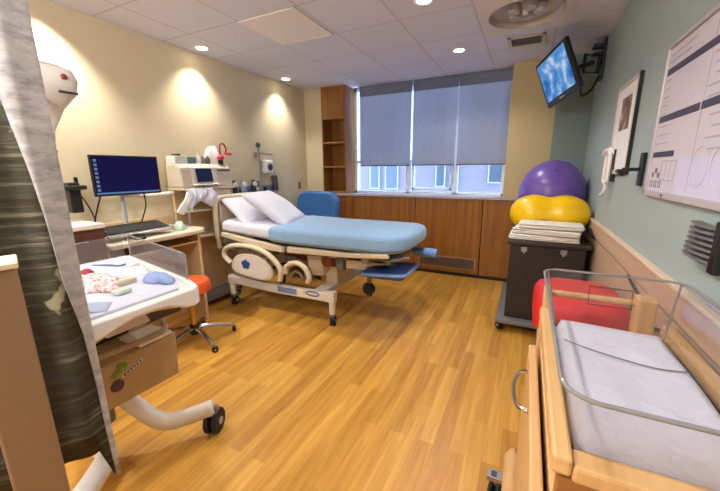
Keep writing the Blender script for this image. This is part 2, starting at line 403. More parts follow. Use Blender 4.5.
# surgical examination light housing
t = thing('ceiling_exam_light', 'large square white examination light with round dish in the ceiling', 'light', (-.13, 3.25, H))
cx, cy = -.13, 3.22
ring = [[Vector((cx+.33*u, cy+.36*v, H-.001)) for u, v in ()]]
sq = [(cx+math.cos(a)*q, cy+math.sin(a)*q) for a in [k*math.pi/40 for k in range(80)] for q in [min(.33/max(1e-6, abs(math.cos(a))), .42/max(1e-6, abs(math.sin(a))))]]
def circ(r, z): return [Vector((cx+r*math.cos(math.atan2(p[1]-cy, p[0]-cx)), cy+r*math.sin(math.atan2(p[1]-cy, p[0]-cx)), z)) for p in sq]
MB().loft([[Vector((p[0], p[1], H)) for p in sq], [Vector((p[0], p[1], H-.05)) for p in sq], circ(.275, H-.055)], False).build('housing', OFFW, t, smooth=True)
MB().lathe((cx, cy, H), [(.277,-.052), (.275,-.072), (.264,-.074), (.252,-.03), (.15,-.014), (.0,-.012)], 40, caps=False).build('dish', plain('dish_grey', (170,160,154), .3), t, smooth=True)
h = MB()
for k in range(5):
    a = k*2*math.pi/5; h.lathe((cx+.1*math.cos(a), cy+.1*math.sin(a), H-.02), [(.0,-.05), (.04,-.05), (.05,0), (0,0)], 16)
h.build('lamp_head', LGREY, t, smooth=True)
MB().cyl((cx, cy, H-.01), (cx, cy, H-.07), .02).build('handle', OFFW, t, smooth=True)
# tile dividers around it
t = thing('ceiling_vent', 'small rectangular air vent in the ceiling beyond the examination light', 'vent', (-.13, 4.05, H))
fr = MB()
for a in ((-.30,.04,3.90,3.935), (-.30,.04,4.165,4.20), (-.30,-.265,3.9,4.2), (.005,.04,3.9,4.2)): fr.box(*a, H-.014, H)
fr.build('frame', OFFW, t, .002)
MB().box(-.265, .005, 3.935, 4.165, H-.003, H-.001).build('backing', DARK, t)
s = MB()
for k in range(8): s.box(-.265, .005, 3.945+k*.028, 3.951+k*.028, H-.012, H-.002)
s.build('grille', GREY, t)

# ------------------------------------------------------------------ casters
def caster(parent, x, y, r, z_top, ang=0, dual=True):
    ca, sa = math.cos(ang), math.sin(ang); ax = Vector((-sa, ca, 0)); fw = Vector((ca, sa, 0))*r*.35
    c = Vector((x, y, r))+fw
    k = MB().cyl(c-ax*.004 + Vector((0,0,0)), c+ax*.004, r*.5)
    hs = MB()
    hs.tube([Vector((x, y, z_top)), Vector((x, y, r*2.0))], [r*.28, r*.28], 10)
    hs.tube([Vector((x, y, r*2.05))-ax*0, c+Vector((0,0,r*.95)), c+Vector((0,0,r*.2))+fw*.2], [r*.45, r*.5, r*.25], 10, False)
    o = hs.build('caster', GREY, parent, smooth=True)
    w = MB()
    for sgn in ((-1, 1) if dual else (0,)):
        q = c+ax*sgn*r*.32; hw = r*.2
        w.lathe(q-ax*hw, [(r*.3,0), (r*.9,0), (r,hw*.5), (r,hw*1.5), (r*.9,hw*2), (r*.3,hw*2)], 24, ax)
    w.build('wheel', RUB, o, smooth=True)
    h = MB()
    for sgn in ((-1, 1) if dual else (-.2, .2)):
        q = c+ax*sgn*r*.56; h.cyl(q-ax*.003, q+ax*.003, r*.3, seg=12)
    h.build('hub', LGREY, o)
    k.bm.free(); return o

# ------------------------------------------------------------------ hospital bed
t = thing('hospital_bed', 'beige wheeled hospital bed with oval side rail, in front of the window cabinets', 'bed', (-2.0, 3.05, 0))
b = MB()
for y0, y1 in ((2.585, 2.655), (3.455, 3.525)):
    b.prism([(-2.93,.255), (-2.93,.365), (-2.80,.365), (-2.3,.34), (-1.7,.345), (-1.55,.365), (-1.55,.25), (-1.7,.255), (-2.3,.25), (-2.8,.27)], 'y', y0, y1)
b.box(-2.75, -2.62, 2.65, 3.46, .27, .34).box(-1.82, -1.70, 2.65, 3.46, .27, .34)
b.build('base_frame', OFFW, t, .012)
for x in (-2.895, -1.59):
    for y in (2.62, 3.49):
        MB().tube([(x, y, .30), (x, y, .13)], [.036, .03], 10).build('leg', OFFW, t, smooth=True)
        caster(t, x, y, .05, .13, 1.9)
MB().box(-2.22, -1.98, 2.581, 2.586, .275, .335).build('label_plate', plain('label_blue', (110,128,160), .4), t, .003).__setitem__('label', 'blue printed label plate')
lb = MB(); lb.tube([Vector((-1.79+.075*math.cos(a), 2.584, .318+.022*math.sin(a))) for a in [k*math.pi/10 for k in range(20)]], .006, 6, True)
lb.build('emblem', plain('emblem_blue', (60,80,150), .4), t, smooth=True)
MB().box(-1.90, -1.875, 2.581, 2.586, .31, .335).build('warning_mark', YBALL, t).__setitem__('label', 'small yellow mark on base frame')
for x in (-2.68, -1.76):
    MB().box(x-.07, x+.07, 2.9, 3.2, .33, .52).build('lift_column', BEIGE, t, .01)
    MB().box(x-.05, x+.05, 2.93, 3.17, .52, .70).build('lift_sleeve', LGREY, t, .006)
b = MB().box(-2.9, -1.05, 2.78, 3.34, .64, .70).box(-2.9, -2.82, 2.63, 3.47, .64, .72).box(-1.3, -1.22, 2.66, 3.44, .66, .72)
b.build('deck_frame', STEEL, t, .008)
# side deck strips under the mattress
for y0, y1 in ((2.575, 2.63), (3.47, 3.525)):
    MB().prism([(-2.98,.80), (-2.95,.845), (-2.14,.755), (-2.12,.70), (-2.30,.705)], 'y', y0, y1).build('deck_strip', BEIGE, t, .008)
    MB().prism([(-2.07,.705), (-2.07,.765), (-1.40,.765), (-1.02,.79), (-1.0,.755), (-1.40,.725)], 'y', y0, y1).build('deck_strip', BEIGE, t, .008)
# brackets seen under the deck
MB().prism([(-2.0,.66), (-1.80,.68), (-1.80,.44), (-1.93,.42), (-1.97,.5)], 'y', 2.80, 2.92).build('hinge_bracket', BEIGE, t, .012)
MB().cyl((-1.745, 2.78, .60), (-1.745, 2.98, .60), .06).build('motor', plain('copper_motor', (150,90,60), .35, .5), t, smooth=True)
MB().box(-1.62, -1.54, 2.76, 2.88, .53, .69).build('junction_box', GREY, t, .01)
MB().prism([(-1.52,.69), (-1.10,.68), (-1.12,.64), (-1.52,.55)], 'y', 2.78, 2.84).build('foot_bracket', BEIGE, t, .008)
MB().tube([(-1.45, 2.72, .70), (-1.0, 2.66, .72), (-.88, 2.78, .73)], .014, 8).build('push_bar', GREY, t, smooth=True)
MB().tube(curve([(-2.55, 2.9, .33), (-2.45, 2.85, .46), (-2.2, 2.88, .5), (-2.05, 2.9, .42), (-1.9, 2.9, .36)]), .012, 6).build('cable', RUB, t, smooth=True)
# head-side rail with oval plate
for ysgn, yr in ((-1, 2.535), (1, 3.565)):
    lp = curve([(-2.79, yr, .53), (-2.88, yr, .60), (-2.85, yr, .685), (-2.70, yr, .73), (-2.50, yr, .735), (-2.33, yr, .70), (-2.20, yr, .625), (-2.125, yr, .53), (-2.14, yr, .42)], 6)
    rl = MB().tube(lp, .030, 10, False, .85).build('side_rail', BEIGE, t, smooth=True)
    ov = curve([(-2.77, .50), (-2.72, .60), (-2.60, .655), (-2.45, .655), (-2.32, .61), (-2.22, .51), (-2.26, .42), (-2.40, .40), (-2.60, .415), (-2.72, .44)], 4, True) if False else [tuple(v) for v in curve([(-2.77,.52,0), (-2.70,.62,0), (-2.56,.655,0), (-2.40,.64,0), (-2.27,.57,0), (-2.22,.47,0), (-2.29,.40,0), (-2.45,.395,0), (-2.64,.415,0), (-2.75,.45,0)], 4, True)]
    MB().prism([(p[0], p[1]) for p in ov], 'y', yr-.022, yr+.022).build('rail_plate', BEIGE, rl, .010, smooth=True)
    ins = [(-2.49+(p[0]+2.49)*.86, .525+(p[1]-.525)*.84) for p in ov]
    MB().prism(ins, 'y', yr+ysgn*.020, yr+ysgn*.028).build('rail_inset', OFFW, rl, .003)
    if ysgn < 0:
        q = MB()
        for k in range(5):
            a = k*2*math.pi/5+.3; q.lathe((-2.56+.035*math.cos(a), yr-.028, .545+.028*math.sin(a)), [(0,0), (.026,0), (.024,.003), (0,.003)], 12, (0,-1,0))
        q.lathe((-2.56, yr-.027, .545), [(0,0), (.03,0), (.03,.005), (0,.005)], 12, (0,-1,0))
        q.build('rail_emblem', plain('rail_blue', (46,76,140), .4), rl)
    for x in (-2.62, -2.36):
        MB().tube([(x, yr-ysgn*.01, .44), (x, yr-ysgn*.07, .5), (x, yr-ysgn*.10, .68)], .018, 8).build('rail_arm', GREY, rl, smooth=True)
    # lowered foot-side rail
    r2 = MB().tube(curve([(-2.08, yr+.02, .50), (-2.06, yr+.02, .575), (-1.95, yr+.02, .62), (-1.85, yr+.02, .585), (-1.80, yr+.02, .50), (-1.82, yr+.02, .44)], 6), .030, 10, False, .85).build('foot_rail', BEIGE, t, smooth=True)
    MB().tube(curve([(-2.03, yr+.03, .47), (-1.97, yr+.03, .53), (-1.90, yr+.03, .50), (-1.88, yr+.03, .44)], 6), .012, 8).build('foot_rail_latch', GREY, r2, smooth=True)
# headboard
hb = MB().tube(curve([(-3.02, 2.60, .66), (-3.02, 2.585, .88), (-3.02, 2.595, 1.12), (-3.02, 2.65, 1.205), (-3.02, 2.8, 1.215), (-3.02, 3.3, 1.215), (-3.02, 3.47, 1.205), (-3.02, 3.53, 1.12), (-3.02, 3.54, .88), (-3.02, 3.52, .66)], 6), .028, 10).build('headboard', BEIGE, t, smooth=True)
MB().box(-3.03, -3.012, 2.66, 3.46, .70, 1.14).build('head_panel', BEIGE, hb, .01)
for y in (2.7, 3.38): MB().box(-3.03, -2.85, y, y+.05, .64, .70).build('head_bracket', STEEL, t)
# mattress outline with rounded foot
outl = [(-3.06,3.53), (-3.10,3.45), (-3.10,2.68), (-3.06,2.60)]
foot = [tuple(v)[:2] for v in curve([(-1.25,2.60,0), (-1.02,2.63,0), (-.92,2.74,0), (-.885,2.92,0), (-.88,3.2,0), (-.91,3.40,0), (-1.02,3.51,0), (-1.25,3.54,0)], 5)]
full = [(-2.95,2.60), (-2.34,2.60)] + foot + [(-2.34,3.54), (-2.95,3.54), (-2.985,3.47), (-2.985,2.67)]
def zoff(x): return .05*max(0, min(1, (-2.1-x)/.9))**1.3
def slabz(poly, z0, z1, b, grow=0):
    n = len(poly); cx, cy = -2.0, 3.07; rings = []
    for d, z in ((b*1.2, z0), (0, z0+b), (0, z1-b), (b*.35, z1-b*.35), (b*1.1, z1)):
        g = []
        for p in poly:
            x, y = p
            vx = (1 if x > cx else -1)*min(1, abs(x-cx)/1.0)**4; vy = (1 if y > cy else -1)*min(1, abs(y-cy)/.47)**6
            g.append(Vector((x-(d-grow)*vx, y-(d-grow)*vy, z+zoff(x))))
        rings.append(g)
    return rings
MB().loft(slabz(full, .79, .925, .04)).build('mattress', LINEN, t, smooth=True, bevel=0)
blue = [(-2.30,2.60), (-1.9,2.60), (-1.5,2.60)] + foot + [(-1.5,3.54), (-1.9,3.54), (-2.40,3.54)]
o = MB().loft(slabz(blue, .775, .935, .04, .010)).build('bed_sheet', BLUES, None, smooth=True)
one(o, 'blue sheet covering the foot two thirds of the hospital bed', 'sheet')
# blue foot tray and calf support
tr = MB().loft([[Vector((x, y, .505+.20*(x+1.30)*.12)) for x, y in rrect(-1.30,-.93,2.74,3.12,.05)], [Vector((x, y, .565+.20*(x+1.30)*.35)) for x, y in rrect(-1.33,-.90,2.71,3.15,.06)]]).build('foot_tray', BLUEP, t, .012, smooth=True)
MB().tube([Vector((x, y, .545+.07*(x+1.33))) for x, y in rrect(-1.335,-.895,2.705,3.155,.06)], .016, 8, True).build('tray_rim', LBLUE, tr, smooth=True)
MB().box(-1.25, -1.1, 2.95, 3.05, .55, .70).build('tray_post', GREY, t)
sp = MB().loft([[Vector((-1.02+.28*s, 3.35-.10*s+q[0]*(1-.25*abs(2*s-1)), .66+.02*s+q[1])) for q in [(.075*math.cos(a), .045*math.sin(a)) for a in [k*math.pi/6 for k in range(12)]]] for s in (0, .08, .5, .92, 1)]).build('calf_support', LBLUE, t, smooth=True)
MB().tube([(-1.1, 3.30, .70), (-.98, 3.34, .68)], .02, 8).build('support_arm', GREY, t, smooth=True)
# extra foot caster seen below the tray
MB().cyl((-1.36, 2.98, .30), (-1.36, 2.98, .55), .022).build('foot_post', GREY, t, smooth=True)
fk = MB(); fk.lathe((-1.36, 2.94, .31), [(.02,0), (.055,0), (.065,.015), (.065,.045), (.055,.06), (.02,.06)], 20, (0,1,0)); fk.build('guide_wheel', RUB, t, smooth=True)
# pillows
def pillow(name, c, sx, sy, th, mx, lab):
    m = MB(); k = rnd.random()*5
    def f(sg):
        def g(u, v):
            a, b2 = 2*u-1, 2*v-1
            e = max(0, (1-abs(a)**3.2))*max(0, (1-abs(b2)**3.2))
            pin = 1-.08*(abs(a)**4*(1-abs(b2)))-.0
            z = sg*th*(e**.45) + .010*math.sin(5*a+k)*e + .008*math.sin(7*b2+2*k)*e
            return Vector(c)+mx @ Vector((a*sx*(1-.06*(1-abs(b2)**2)), b2*sy*(1-.06*(1-abs(a)**2)), z))
        return g
    m.grid(f(1), 22, 22); m.grid(f(-1), 22, 22)
    bmesh.ops.remove_doubles(m.bm, verts=m.bm.verts, dist=.0008)
    o = m.build(name, LINEN, None, smooth='all')
    return one(o, lab, 'pillow')
pillow('pillow', (-2.56, 3.05, 1.085), .30, .34, .075, Matrix.Rotation(R(16),3,'Z') @ Matrix.Rotation(R(34),3,'Y'), 'plump white pillow leaning in front on the bed head')
pillow('pillow', (-2.82, 3.0, 1.055), .23, .36, .06, Matrix.Rotation(R(-4),3,'Z') @ Matrix.Rotation(R(38),3,'Y'), 'white pillow lying behind the front pillow against the headboard')

# ------------------------------------------------------------------ blue armchair
t = thing('armchair', 'blue vinyl armchair in the corner behind the bed', 'chair', (-2.85, 4.35, 0))
pts = rrect(-3.25, -2.53, .55, 1.18, .17, 6)
MB().loft([[Vector((p[0], 4.30+.10*(p[1]-.5)+d, p[1]-(.03 if d in (0,.14) else 0)*0)) for p in pts] for d in (0, .03, .11, .14)]).build('backrest', BLUEV, t, .03, smooth=True)
MB().slab(rrect(-3.19, -2.57, 3.78, 4.32, .06), .34, .48, .03).build('seat', BLUEV, t, smooth=True)
for x in (-3.22, -2.54):
    MB().box(x-.035, x+.035, 3.78, 4.36, .56, .62).build('armrest', WALNUT, t, .012)
    for y in (3.82, 4.36):
        MB().box(x-.022, x+.022, y-.022, y+.022, 0, .57).build('leg', WALNUT, t, .004)
MB().box(-3.20, -2.56, 3.82, 4.36, .28, .34).build('seat_frame', WALNUT, t)

# ------------------------------------------------------------------ black cart, towels, balls
t = thing('utility_cart', 'black wheeled cart carrying towels and exercise balls by the right wall', 'cart', (.2, 3.7, 0))
MB().box(-.085, .50, 3.27, 4.30, .13, .83).build('body', DARK, t, .012)
MB().box(-.11, .53, 3.24, 4.33, .835, .872).build('top', plain('cart_top', (52,44,42), .35), t, .008)
MB().slab(rrect(-.155, .535, 3.19, 4.33, .03), .085, .128, .008).build('bumper_base', GREY, t, smooth=True)
for x in (-.11, .48):
    for y in (3.25, 4.26): caster(t, x, y, .04, .09, 2.2)
for x in (.03, .335):
    l = MB().box(x-.025, x+.025, 3.262, 3.272, .775, .815).build('latch', ALU, t, .003)
    MB().box(x-.008, x+.008, 3.255, 3.263, .762, .80).build('latch_clip', LGREY, l)
MB().box(-.06, .475, 3.264, 3.27, .17, .755).build('door', DARK, t, .004)
MB().tube([(.54, 3.35, .93), (.545, 3.6, .96), (.54, 3.85, .93)], .014, 8).build('push_handle', BLACK, t, smooth=True)
for x in (3.35, 3.85): pass
def towel(z0, th, rz, dx, dy, sx, sy, lab):
    m = MB(); nl = 3; cx, cy = .195+dx, 3.415+dy
    mx = Matrix.Translation((cx, cy, z0)) @ Matrix.Rotation(R(rz), 4, 'Z')
    h = th/nl
    for k in range(nl):
        j = rnd.uniform(-.006, .006)
        poly = rrect(-sx+j, sx+j, -sy+j*.7, sy, .02, 4)
        rg = []
        for d, z in ((.012, 0), (.002, h*.25), (0, h*.5), (.002, h*.78), (.012, h*1.02)):
            rg.append([mx @ Vector((p[0]*(1-d/sx), p[1]*(1-d/sy), z+k*h*.98+.006*math.sin(9*p[0]+k)*(k > 0))) for p in poly])
        m.loft(rg)
    return one(m.build('folded_towel', TERRY, None, smooth=True, angle=60), lab, 'towel', 'folded towels on the black cart')
towel(.874, .052, -3, -.02, 0, .275, .135, 'white folded towel at the bottom of the stack on the black cart')
towel(.930, .048, -9, .0, -.005, .265, .13, 'white folded towel in the middle of the stack on the black cart')
towel(.982, .046, -2, .03, .0, .25, .125, 'white folded towel on top of the stack on the black cart')
m = MB(); rg = []
cx, cy, cz = .215, 3.725, 1.068
for i in range(1, 48):
    a = math.pi*i/48; x = -math.cos(a)
    prof = math.sqrt(max(0, 1-abs(x)**2.6)); waist = 1-.16*math.exp(-(x/.28)**2)
    r = .194*prof**.9*waist
    rg.append([Vector((cx+x*.345, cy+r*math.cos(k*math.pi/16), cz+r*math.sin(k*math.pi/16))) for k in range(32)])
m.loft(rg)
one(m.build('peanut_ball', YBALL, None, smooth='all'), 'yellow peanut shaped exercise ball lying behind the towels on the cart', 'exercise ball')
t = thing('exercise_ball', 'big round purple exercise ball behind the yellow peanut ball', 'exercise ball', (.248, 4.235, .872))
MB().ball((.248, 4.235, 1.228), .325, .325, .356, 48).build('ball', PURP, t, smooth='all')
MB().cyl((.24, 3.99, 1.49), (.243, 3.98, 1.505), .02, .012, 12).build('plug', plain('violet_plug', (120,100,170), .4), t)
rv = MB()
for k in range(-3, 4):
    a0 = k*.16
    rv.tube([Vector((.248+.3255*math.cos(a0)*math.cos(q), 4.235+.3255*math.cos(a0)*math.sin(q), 1.228+.3565*math.sin(a0))) for q in [j*math.pi/32 for j in range(64)]], .0018, 4, True)
rv.build('rib', PURP, t, smooth=True)

# ------------------------------------------------------------------ television on wall arm
t = thing('television', 'small black television tilted down on a wall arm above the exercise balls', 'television', (.58, 4.35, 2.6))
yaw, tilt, roll = 1.159, .34, .145; w2, h2 = .30, .23
n = Vector((-math.sin(yaw)*math.cos(tilt), -math.cos(yaw)*math.cos(tilt), -math.sin(tilt))); rr = Vector((math.cos(yaw), -math.sin(yaw), 0)); uu = rr.cross(-n)
if uu.z < 0: uu = -uu
rr, uu = rr*math.cos(roll)+uu*math.sin(roll), uu*math.cos(roll)-rr*math.sin(roll)
c0 = Vector((.153, 3.82+.18, 2.365))
TM = Matrix(((rr.x, uu.x, n.x, c0.x), (rr.y, uu.y, n.y, c0.y), (rr.z, uu.z, n.z, c0.z), (0,0,0,1)))
MB().box(-w2, w2, -h2, h2, -.045, 0, TM).build('housing', BLACK, t, .012)
MB().box(-w2*.6, w2*.6, -h2*.65, h2*.65, -.085, -.045, TM).build('rear_cover', BLACK, t, .02)
m, nt, out = newmat('television_picture')
nz = N(nt, 'ShaderNodeTexNoise', Scale=9.0, Detail=4.0); nt.links.new(coords(nt), nz.inputs['Vector'])
e = N(nt, 'ShaderNodeEmission', Strength=.75); nt.links.new(ramp(nt, nz.outputs[0], [(.35, lin((52,108,186))), (.55, lin((104,162,224))), (.68, lin((196,216,240)))]), e.inputs[0]); nt.links.new(e.outputs[0], out.inputs[0])
MB().box(-w2+.035, w2-.035, -h2+.055, h2-.03, 0, .002, TM).build('screen', m, t)
MB().box(-.04, .04, -h2+.018, -h2+.03, 0, .002, TM).build('badge', LGREY, t)
tb = TM @ Vector((.02, 0, -.085))
MB().box(-.06, .06, -.06, .06, -.10, -.083, TM).build('mount_plate', BLACK, t, .004)
j1 = Vector((.47, 4.22, 2.50))
MB().tube([tb, j1], .022, 8).build('arm', BLACK, t, smooth=True)
a = MB()
q = [(.40, 4.22, 2.42), (.40, 4.22, 2.58), (.53, 4.30, 2.58), (.53, 4.30, 2.42)]
a.tube(q, .018, 8, True); a.tube([(.53, 4.30, 2.5), (.57, 4.34, 2.55)], .02, 8)
a.build('swivel_frame', BLACK, t)
MB().box(.555, .579, 4.27, 4.43, 2.36, 2.73).build('wall_plate', BLACK, t, .004)
MB().box(.47, .575, 4.30, 4.42, 2.66, 2.69).box(.47, .575, 4.30, 4.42, 2.60, 2.62).build('cable_box', BLACK, t, .003)
MB().tube(curve([TM @ Vector((.24, -.18, -.06)), (.40, 4.12, 2.19), (.49, 4.24, 2.26), (.55, 4.33, 2.40)], 8), .010, 8).build('cable', RUB, t, smooth=True)

# ------------------------------------------------------------------ right wall items
XW = XR-.001
def wbox(m, y0, y1, z0, z1, d0, d1): return m.box(XW-d1, XW-d0, y0, y1, z0, z1)
t = thing('picture_frame', 'framed portrait print with wide mat on the grey green wall', 'picture', (XW, 3.0, 1.8))
y0, y1, z0, z1 = 2.75, 3.30, 1.455, 2.075
f = MB()
for q in ((y0,y1,z0,z0+.028), (y0,y1,z1-.028,z1), (y0,y0+.028,z0,z1), (y1-.028,y1,z0,z1)): wbox(f, *q, 0, .022)
f.build('frame', plain('grey_wood_frame', (206,194,180), .45), t, .003)
MB().box(XW-.021, XW, y0-.007, y0, z0, z1).build('frame_side', BLACK, t)
wbox(MB(), y0+.028, y1-.028, z0+.028, z1-.028, .004, .014).build('mat_board', plain('mat_white', (240,236,236), .6), t)
m, nt, out = newmat('brown_photo_print')
nz = N(nt, 'ShaderNodeTexNoise', Scale=11.0, Detail=4.0); nt.links.new(coords(nt), nz.inputs['Vector'])
bsdf(nt, out, ramp(nt, nz.outputs[0], [(.36, lin((88,64,58))), (.55, lin((150,120,110))), (.68, lin((206,190,184)))]), .5)
wbox(MB(), y0+.13, y1-.16, z0+.30, z1-.10, .014, .016).build('print', m, t)
# white wall handset
t = thing('wall_handset', 'white handset on a black wall plate beside the portrait print', 'handset', (XW, 3.2, 1.5))
wbox(MB(), 3.10, 3.17, 1.40, 1.63, 0, .025).build('wall_plate', BLACK, t, .004)
MB().tube(curve([(.565, 3.13, 1.60), (.54, 3.16, 1.63), (.53, 3.26, 1.625), (.532, 3.33, 1.60)]), .018, 8).build('cradle_arm', WHITE, t, smooth=True)
lp = [Vector((.535, 3.18+p[0], 1.50+p[1])) for p in rrect(-.065, .065, -.115, .115, .04, 5)]
MB().tube(lp, .013, 8, True).build('handset_body', WHITE, t, smooth=True)
MB().tube(curve([(.535, 3.16, 1.40), (.535, 3.14, 1.35), (.53, 3.16, 1.315), (.53, 3.24, 1.295)]), .012, 8).build('cord', WHITE, t, smooth=True)
# black wall bracket
t = thing('wall_bracket', 'black folding bracket arm on the wall between print and whiteboard', 'bracket', (XW, 2.43, 1.5))
wbox(MB(), 2.40, 2.45, 1.40, 1.58, 0, .02).build('wall_plate', BLACK, t, .003)
MB().box(.48, .56, 2.41, 2.44, 1.48, 1.50).build('arm', BLACK, t, .003)
MB().box(.455, .505, 2.40, 2.46, 1.472, 1.492).box(.465, .49, 2.40, 2.46, 1.455, 1.472).build('clamp', BLACK, t, .004)
# whiteboard
t = thing('whiteboard', 'large printed patient information whiteboard on the right wall', 'whiteboard', (XW, 1.75, 1.7))
y0, y1, z0, z1 = 1.12, 2.278, 1.36, 2.07
wbox(MB(), y0+.02, y1-.02, z0+.02, z1-.02, .002, .012).build('board_face', BOARDW, t)
f = MB()
for q in ((y0,y1,z0,z0+.028), (y0,y1,z1-.018,z1), (y0,y0+.02,z0,z1), (y1-.02,y1,z0,z1)): wbox(f, *q, 0, .022)
f.build('frame', plain('board_frame', (190,182,182), .35, .2), t, .003)
bd = MB()
for q in ((1.68,2.25,1.928,1.958), (1.16,1.665,1.928,1.958), (1.80,2.25,1.712,1.742), (1.16,1.785,1.712,1.742), (1.98,2.25,1.548,1.573)): wbox(bd, *q, .012, .0135)
bd.build('heading_band', INK, t)
ln = MB()
for z in (2.015, 1.985): wbox(ln, 1.95 if z > 2 else 2.0, 2.24, z, z+.006, .012, .0132)
for k in range(5):
    wbox(ln, 2.18, 2.24, 1.90-.038*k, 1.906-.038*k, .012, .0132); wbox(ln, 1.55, 1.76-.02*(k % 3), 1.90-.038*k, 1.906-.038*k, .012, .0132)
for k in range(4):
    wbox(ln, 1.40, 1.70-.03*(k % 2), 1.68-.04*k, 1.686-.04*k, .012, .0132)
for k in range(3): wbox(ln, 2.06, 2.24, 1.69-.04*k, 1.694-.04*k, .012, .0132)
wbox(ln, 1.775, 1.779, 1.40, 2.04, .012, .0132)
for k in range(4): wbox(ln, 1.93+.055*k, 1.934+.055*k, 1.44, 1.53, .012, .0132)
wbox(ln, 1.93, 2.10, 1.527, 1.531, .012, .0132); wbox(ln, 1.93, 2.10, 1.44, 1.444, .012, .0132)
ln.build('printed_text', INKL, t)
ic = MB()
for k in range(3):
    a, b = 2.195-.058*k, 2.228-.058*k
    for q in ((a,b,1.405,1.409), (a,b,1.432,1.436), (a,a+.004,1.405,1.436), (b-.004,b,1.405,1.436)): wbox(ic, *q, .012, .0133)
    wbox(ic, 2.195-.04*k, 2.22-.04*k, 1.452+.02*(k % 2), 1.475+.022*(k % 2), .012, .0133)
ic.build('icon', plain('icon_maroon', (120,84,96), .6), t)
cv = MB()
for yc, w in ((1.70,.07), (1.52,.09), (1.34,.08)):
    cv.tube([Vector((XW-.0132, yc+w*math.cos(a), 1.50+.075*math.sin(a))) for a in [k*math.pi/14 for k in range(28)]], .0012, 4, True)
cv.build('sketch', plain('pale_sketch', (182,176,196), .6), t)
wbox(MB(), 1.15, 1.90, 1.39, 1.54, .0118, .0125).build('lavender_panel', plain('lavender_area', (206,202,226), .4), t)
for y in (2.0, 1.3): MB().lathe((XW-.022, y, 1.374), [(0,.004), (.007,.004), (.008,0), (0,0)], 10, (-1,0,0)).build('screw', GREY, t)
# wall file rack of black slats
t = thing('wall_rack', 'black rack of curved slats on the wall below the whiteboard', 'rack', (XW, 1.5, 1.25))
wbox(MB(), 1.375, 1.415, 1.17, 1.335, .0, .04).build('spine', BLACK, t, .004)
for k in range(7):
    z = 1.20+.0185*k; ln_ = .215-.004*k
    MB().loft([[Vector((XW-.022-.016*math.sin(q*3)+a, 1.40+ln_*q, z+b)) for a, b in ((-.016,-.004), (.016,-.004), (.016,.004), (-.016,.004))] for q in [j/8 for j in range(9)]]).build('slat', GREY, t)

# cable on the wainscot
one(MB().tube(curve([(.535, 2.2, .93), (.545, 2.1, .895), (.548, 1.9, .86), (.545, 1.78, .82), (.548, 1.55, .87), (.54, 1.2, .80)], 8), .007, 6).build('wall_cable', RUB, None, smooth=True), 'thin black cable sagging along the pale wood wall boards', 'cable')

# ------------------------------------------------------------------ bassinet crib
t = thing('bassinet_cart', 'maple bassinet cabinet holding a clear newborn tub in the near corner', 'bassinet', (.32, 1.05, 0))
X0, X1, Y0, Y1, ZT = .107, .53, .70, 1.53, .92
MB().box(X0+.03, X1, Y0+.02, Y1-.02, .2, .80).build('body', MAPLED, t, .004)
MB().box(X0, X0+.028, Y0+.02, Y1-.06, .2, .80).build('side_stile', MAPLEZ, t, .003)
MB().box(.066, .095, Y0, 1.43, .24, .80).build('door', MAPLE, t, .006)
hd = MB().tube(curve([(.066, 1.27, .765), (.035, 1.25, .762), (.022, 1.16, .758), (.035, 1.06, .762), (.066, 1.04, .765)], 6), .007, 8).build('handle', CHR, t, smooth=True); hd['label'] = 'chrome pull handle'
MB().box(.098, .137, Y0, Y1+.03, .875, ZT).build('side_rail', MAPLE, t, .008)
MB().box(.505, .545, Y0, Y1+.03, .875, ZT).build('side_rail', MAPLE, t, .008)
MB().box(.137, .505, Y0, Y0+.06, .865, .905).build('front_rail', MAPLE, t, .008)
MB().box(.137, .505, Y1-.02, Y1+.03, .82, .86).build('rear_rail', MAPLED, t, .006)
MB().box(.137, .505, Y0+.06, Y1-.02, .80, .855).build('tray', MAPLE, t)
MB().box(.112, .53, Y0+.006, Y0+.03, .2, .865).build('front_panel', MAPLED, t, .004)
for x in (.12, .5): MB().box(x-.02, x+.02, Y1-.02, Y1+.02, .2, .875).build('corner_post', MAPLEZ, t, .006)
MB().cyl((.125, 1.60, .975), (.44, 1.60, .975), .013).build('push_bar', MAPLE, t, smooth=True)
MB().box(.108, .135, 1.545, 1.62, .86, 1.0).build('handle_post', MAPLEZ, t, .006)
MB().box(.425, .485, 1.545, 1.62, .85, 1.01).build('handle_block', MAPLEZ, t, .008)
# base with bumper and casters
MB().box(.06, .53, .7, 1.55, .13, .2).build('base', MAPLED, t, .012)
MB().tube([(.055, .68, .165), (.055, 1.50, .165), (.06, 1.545, .165)], [.038, .038, .022], 10).build('bumper_rail', MAPLE, t, smooth=True)
for x, y in ((-.005, 1.41), (.5, 1.5), (.03, .76), (.5, .76)):
    caster(t, x, y, .05, .13, 1.2)
br_ = MB().box(-.045, .05, 1.385, 1.435, .112, .135).build('caster_bracket', ALU, t, .003)
MB().box(-.028, -.004, 1.395, 1.425, .135, .137).build('bracket_mark', INK, br_)
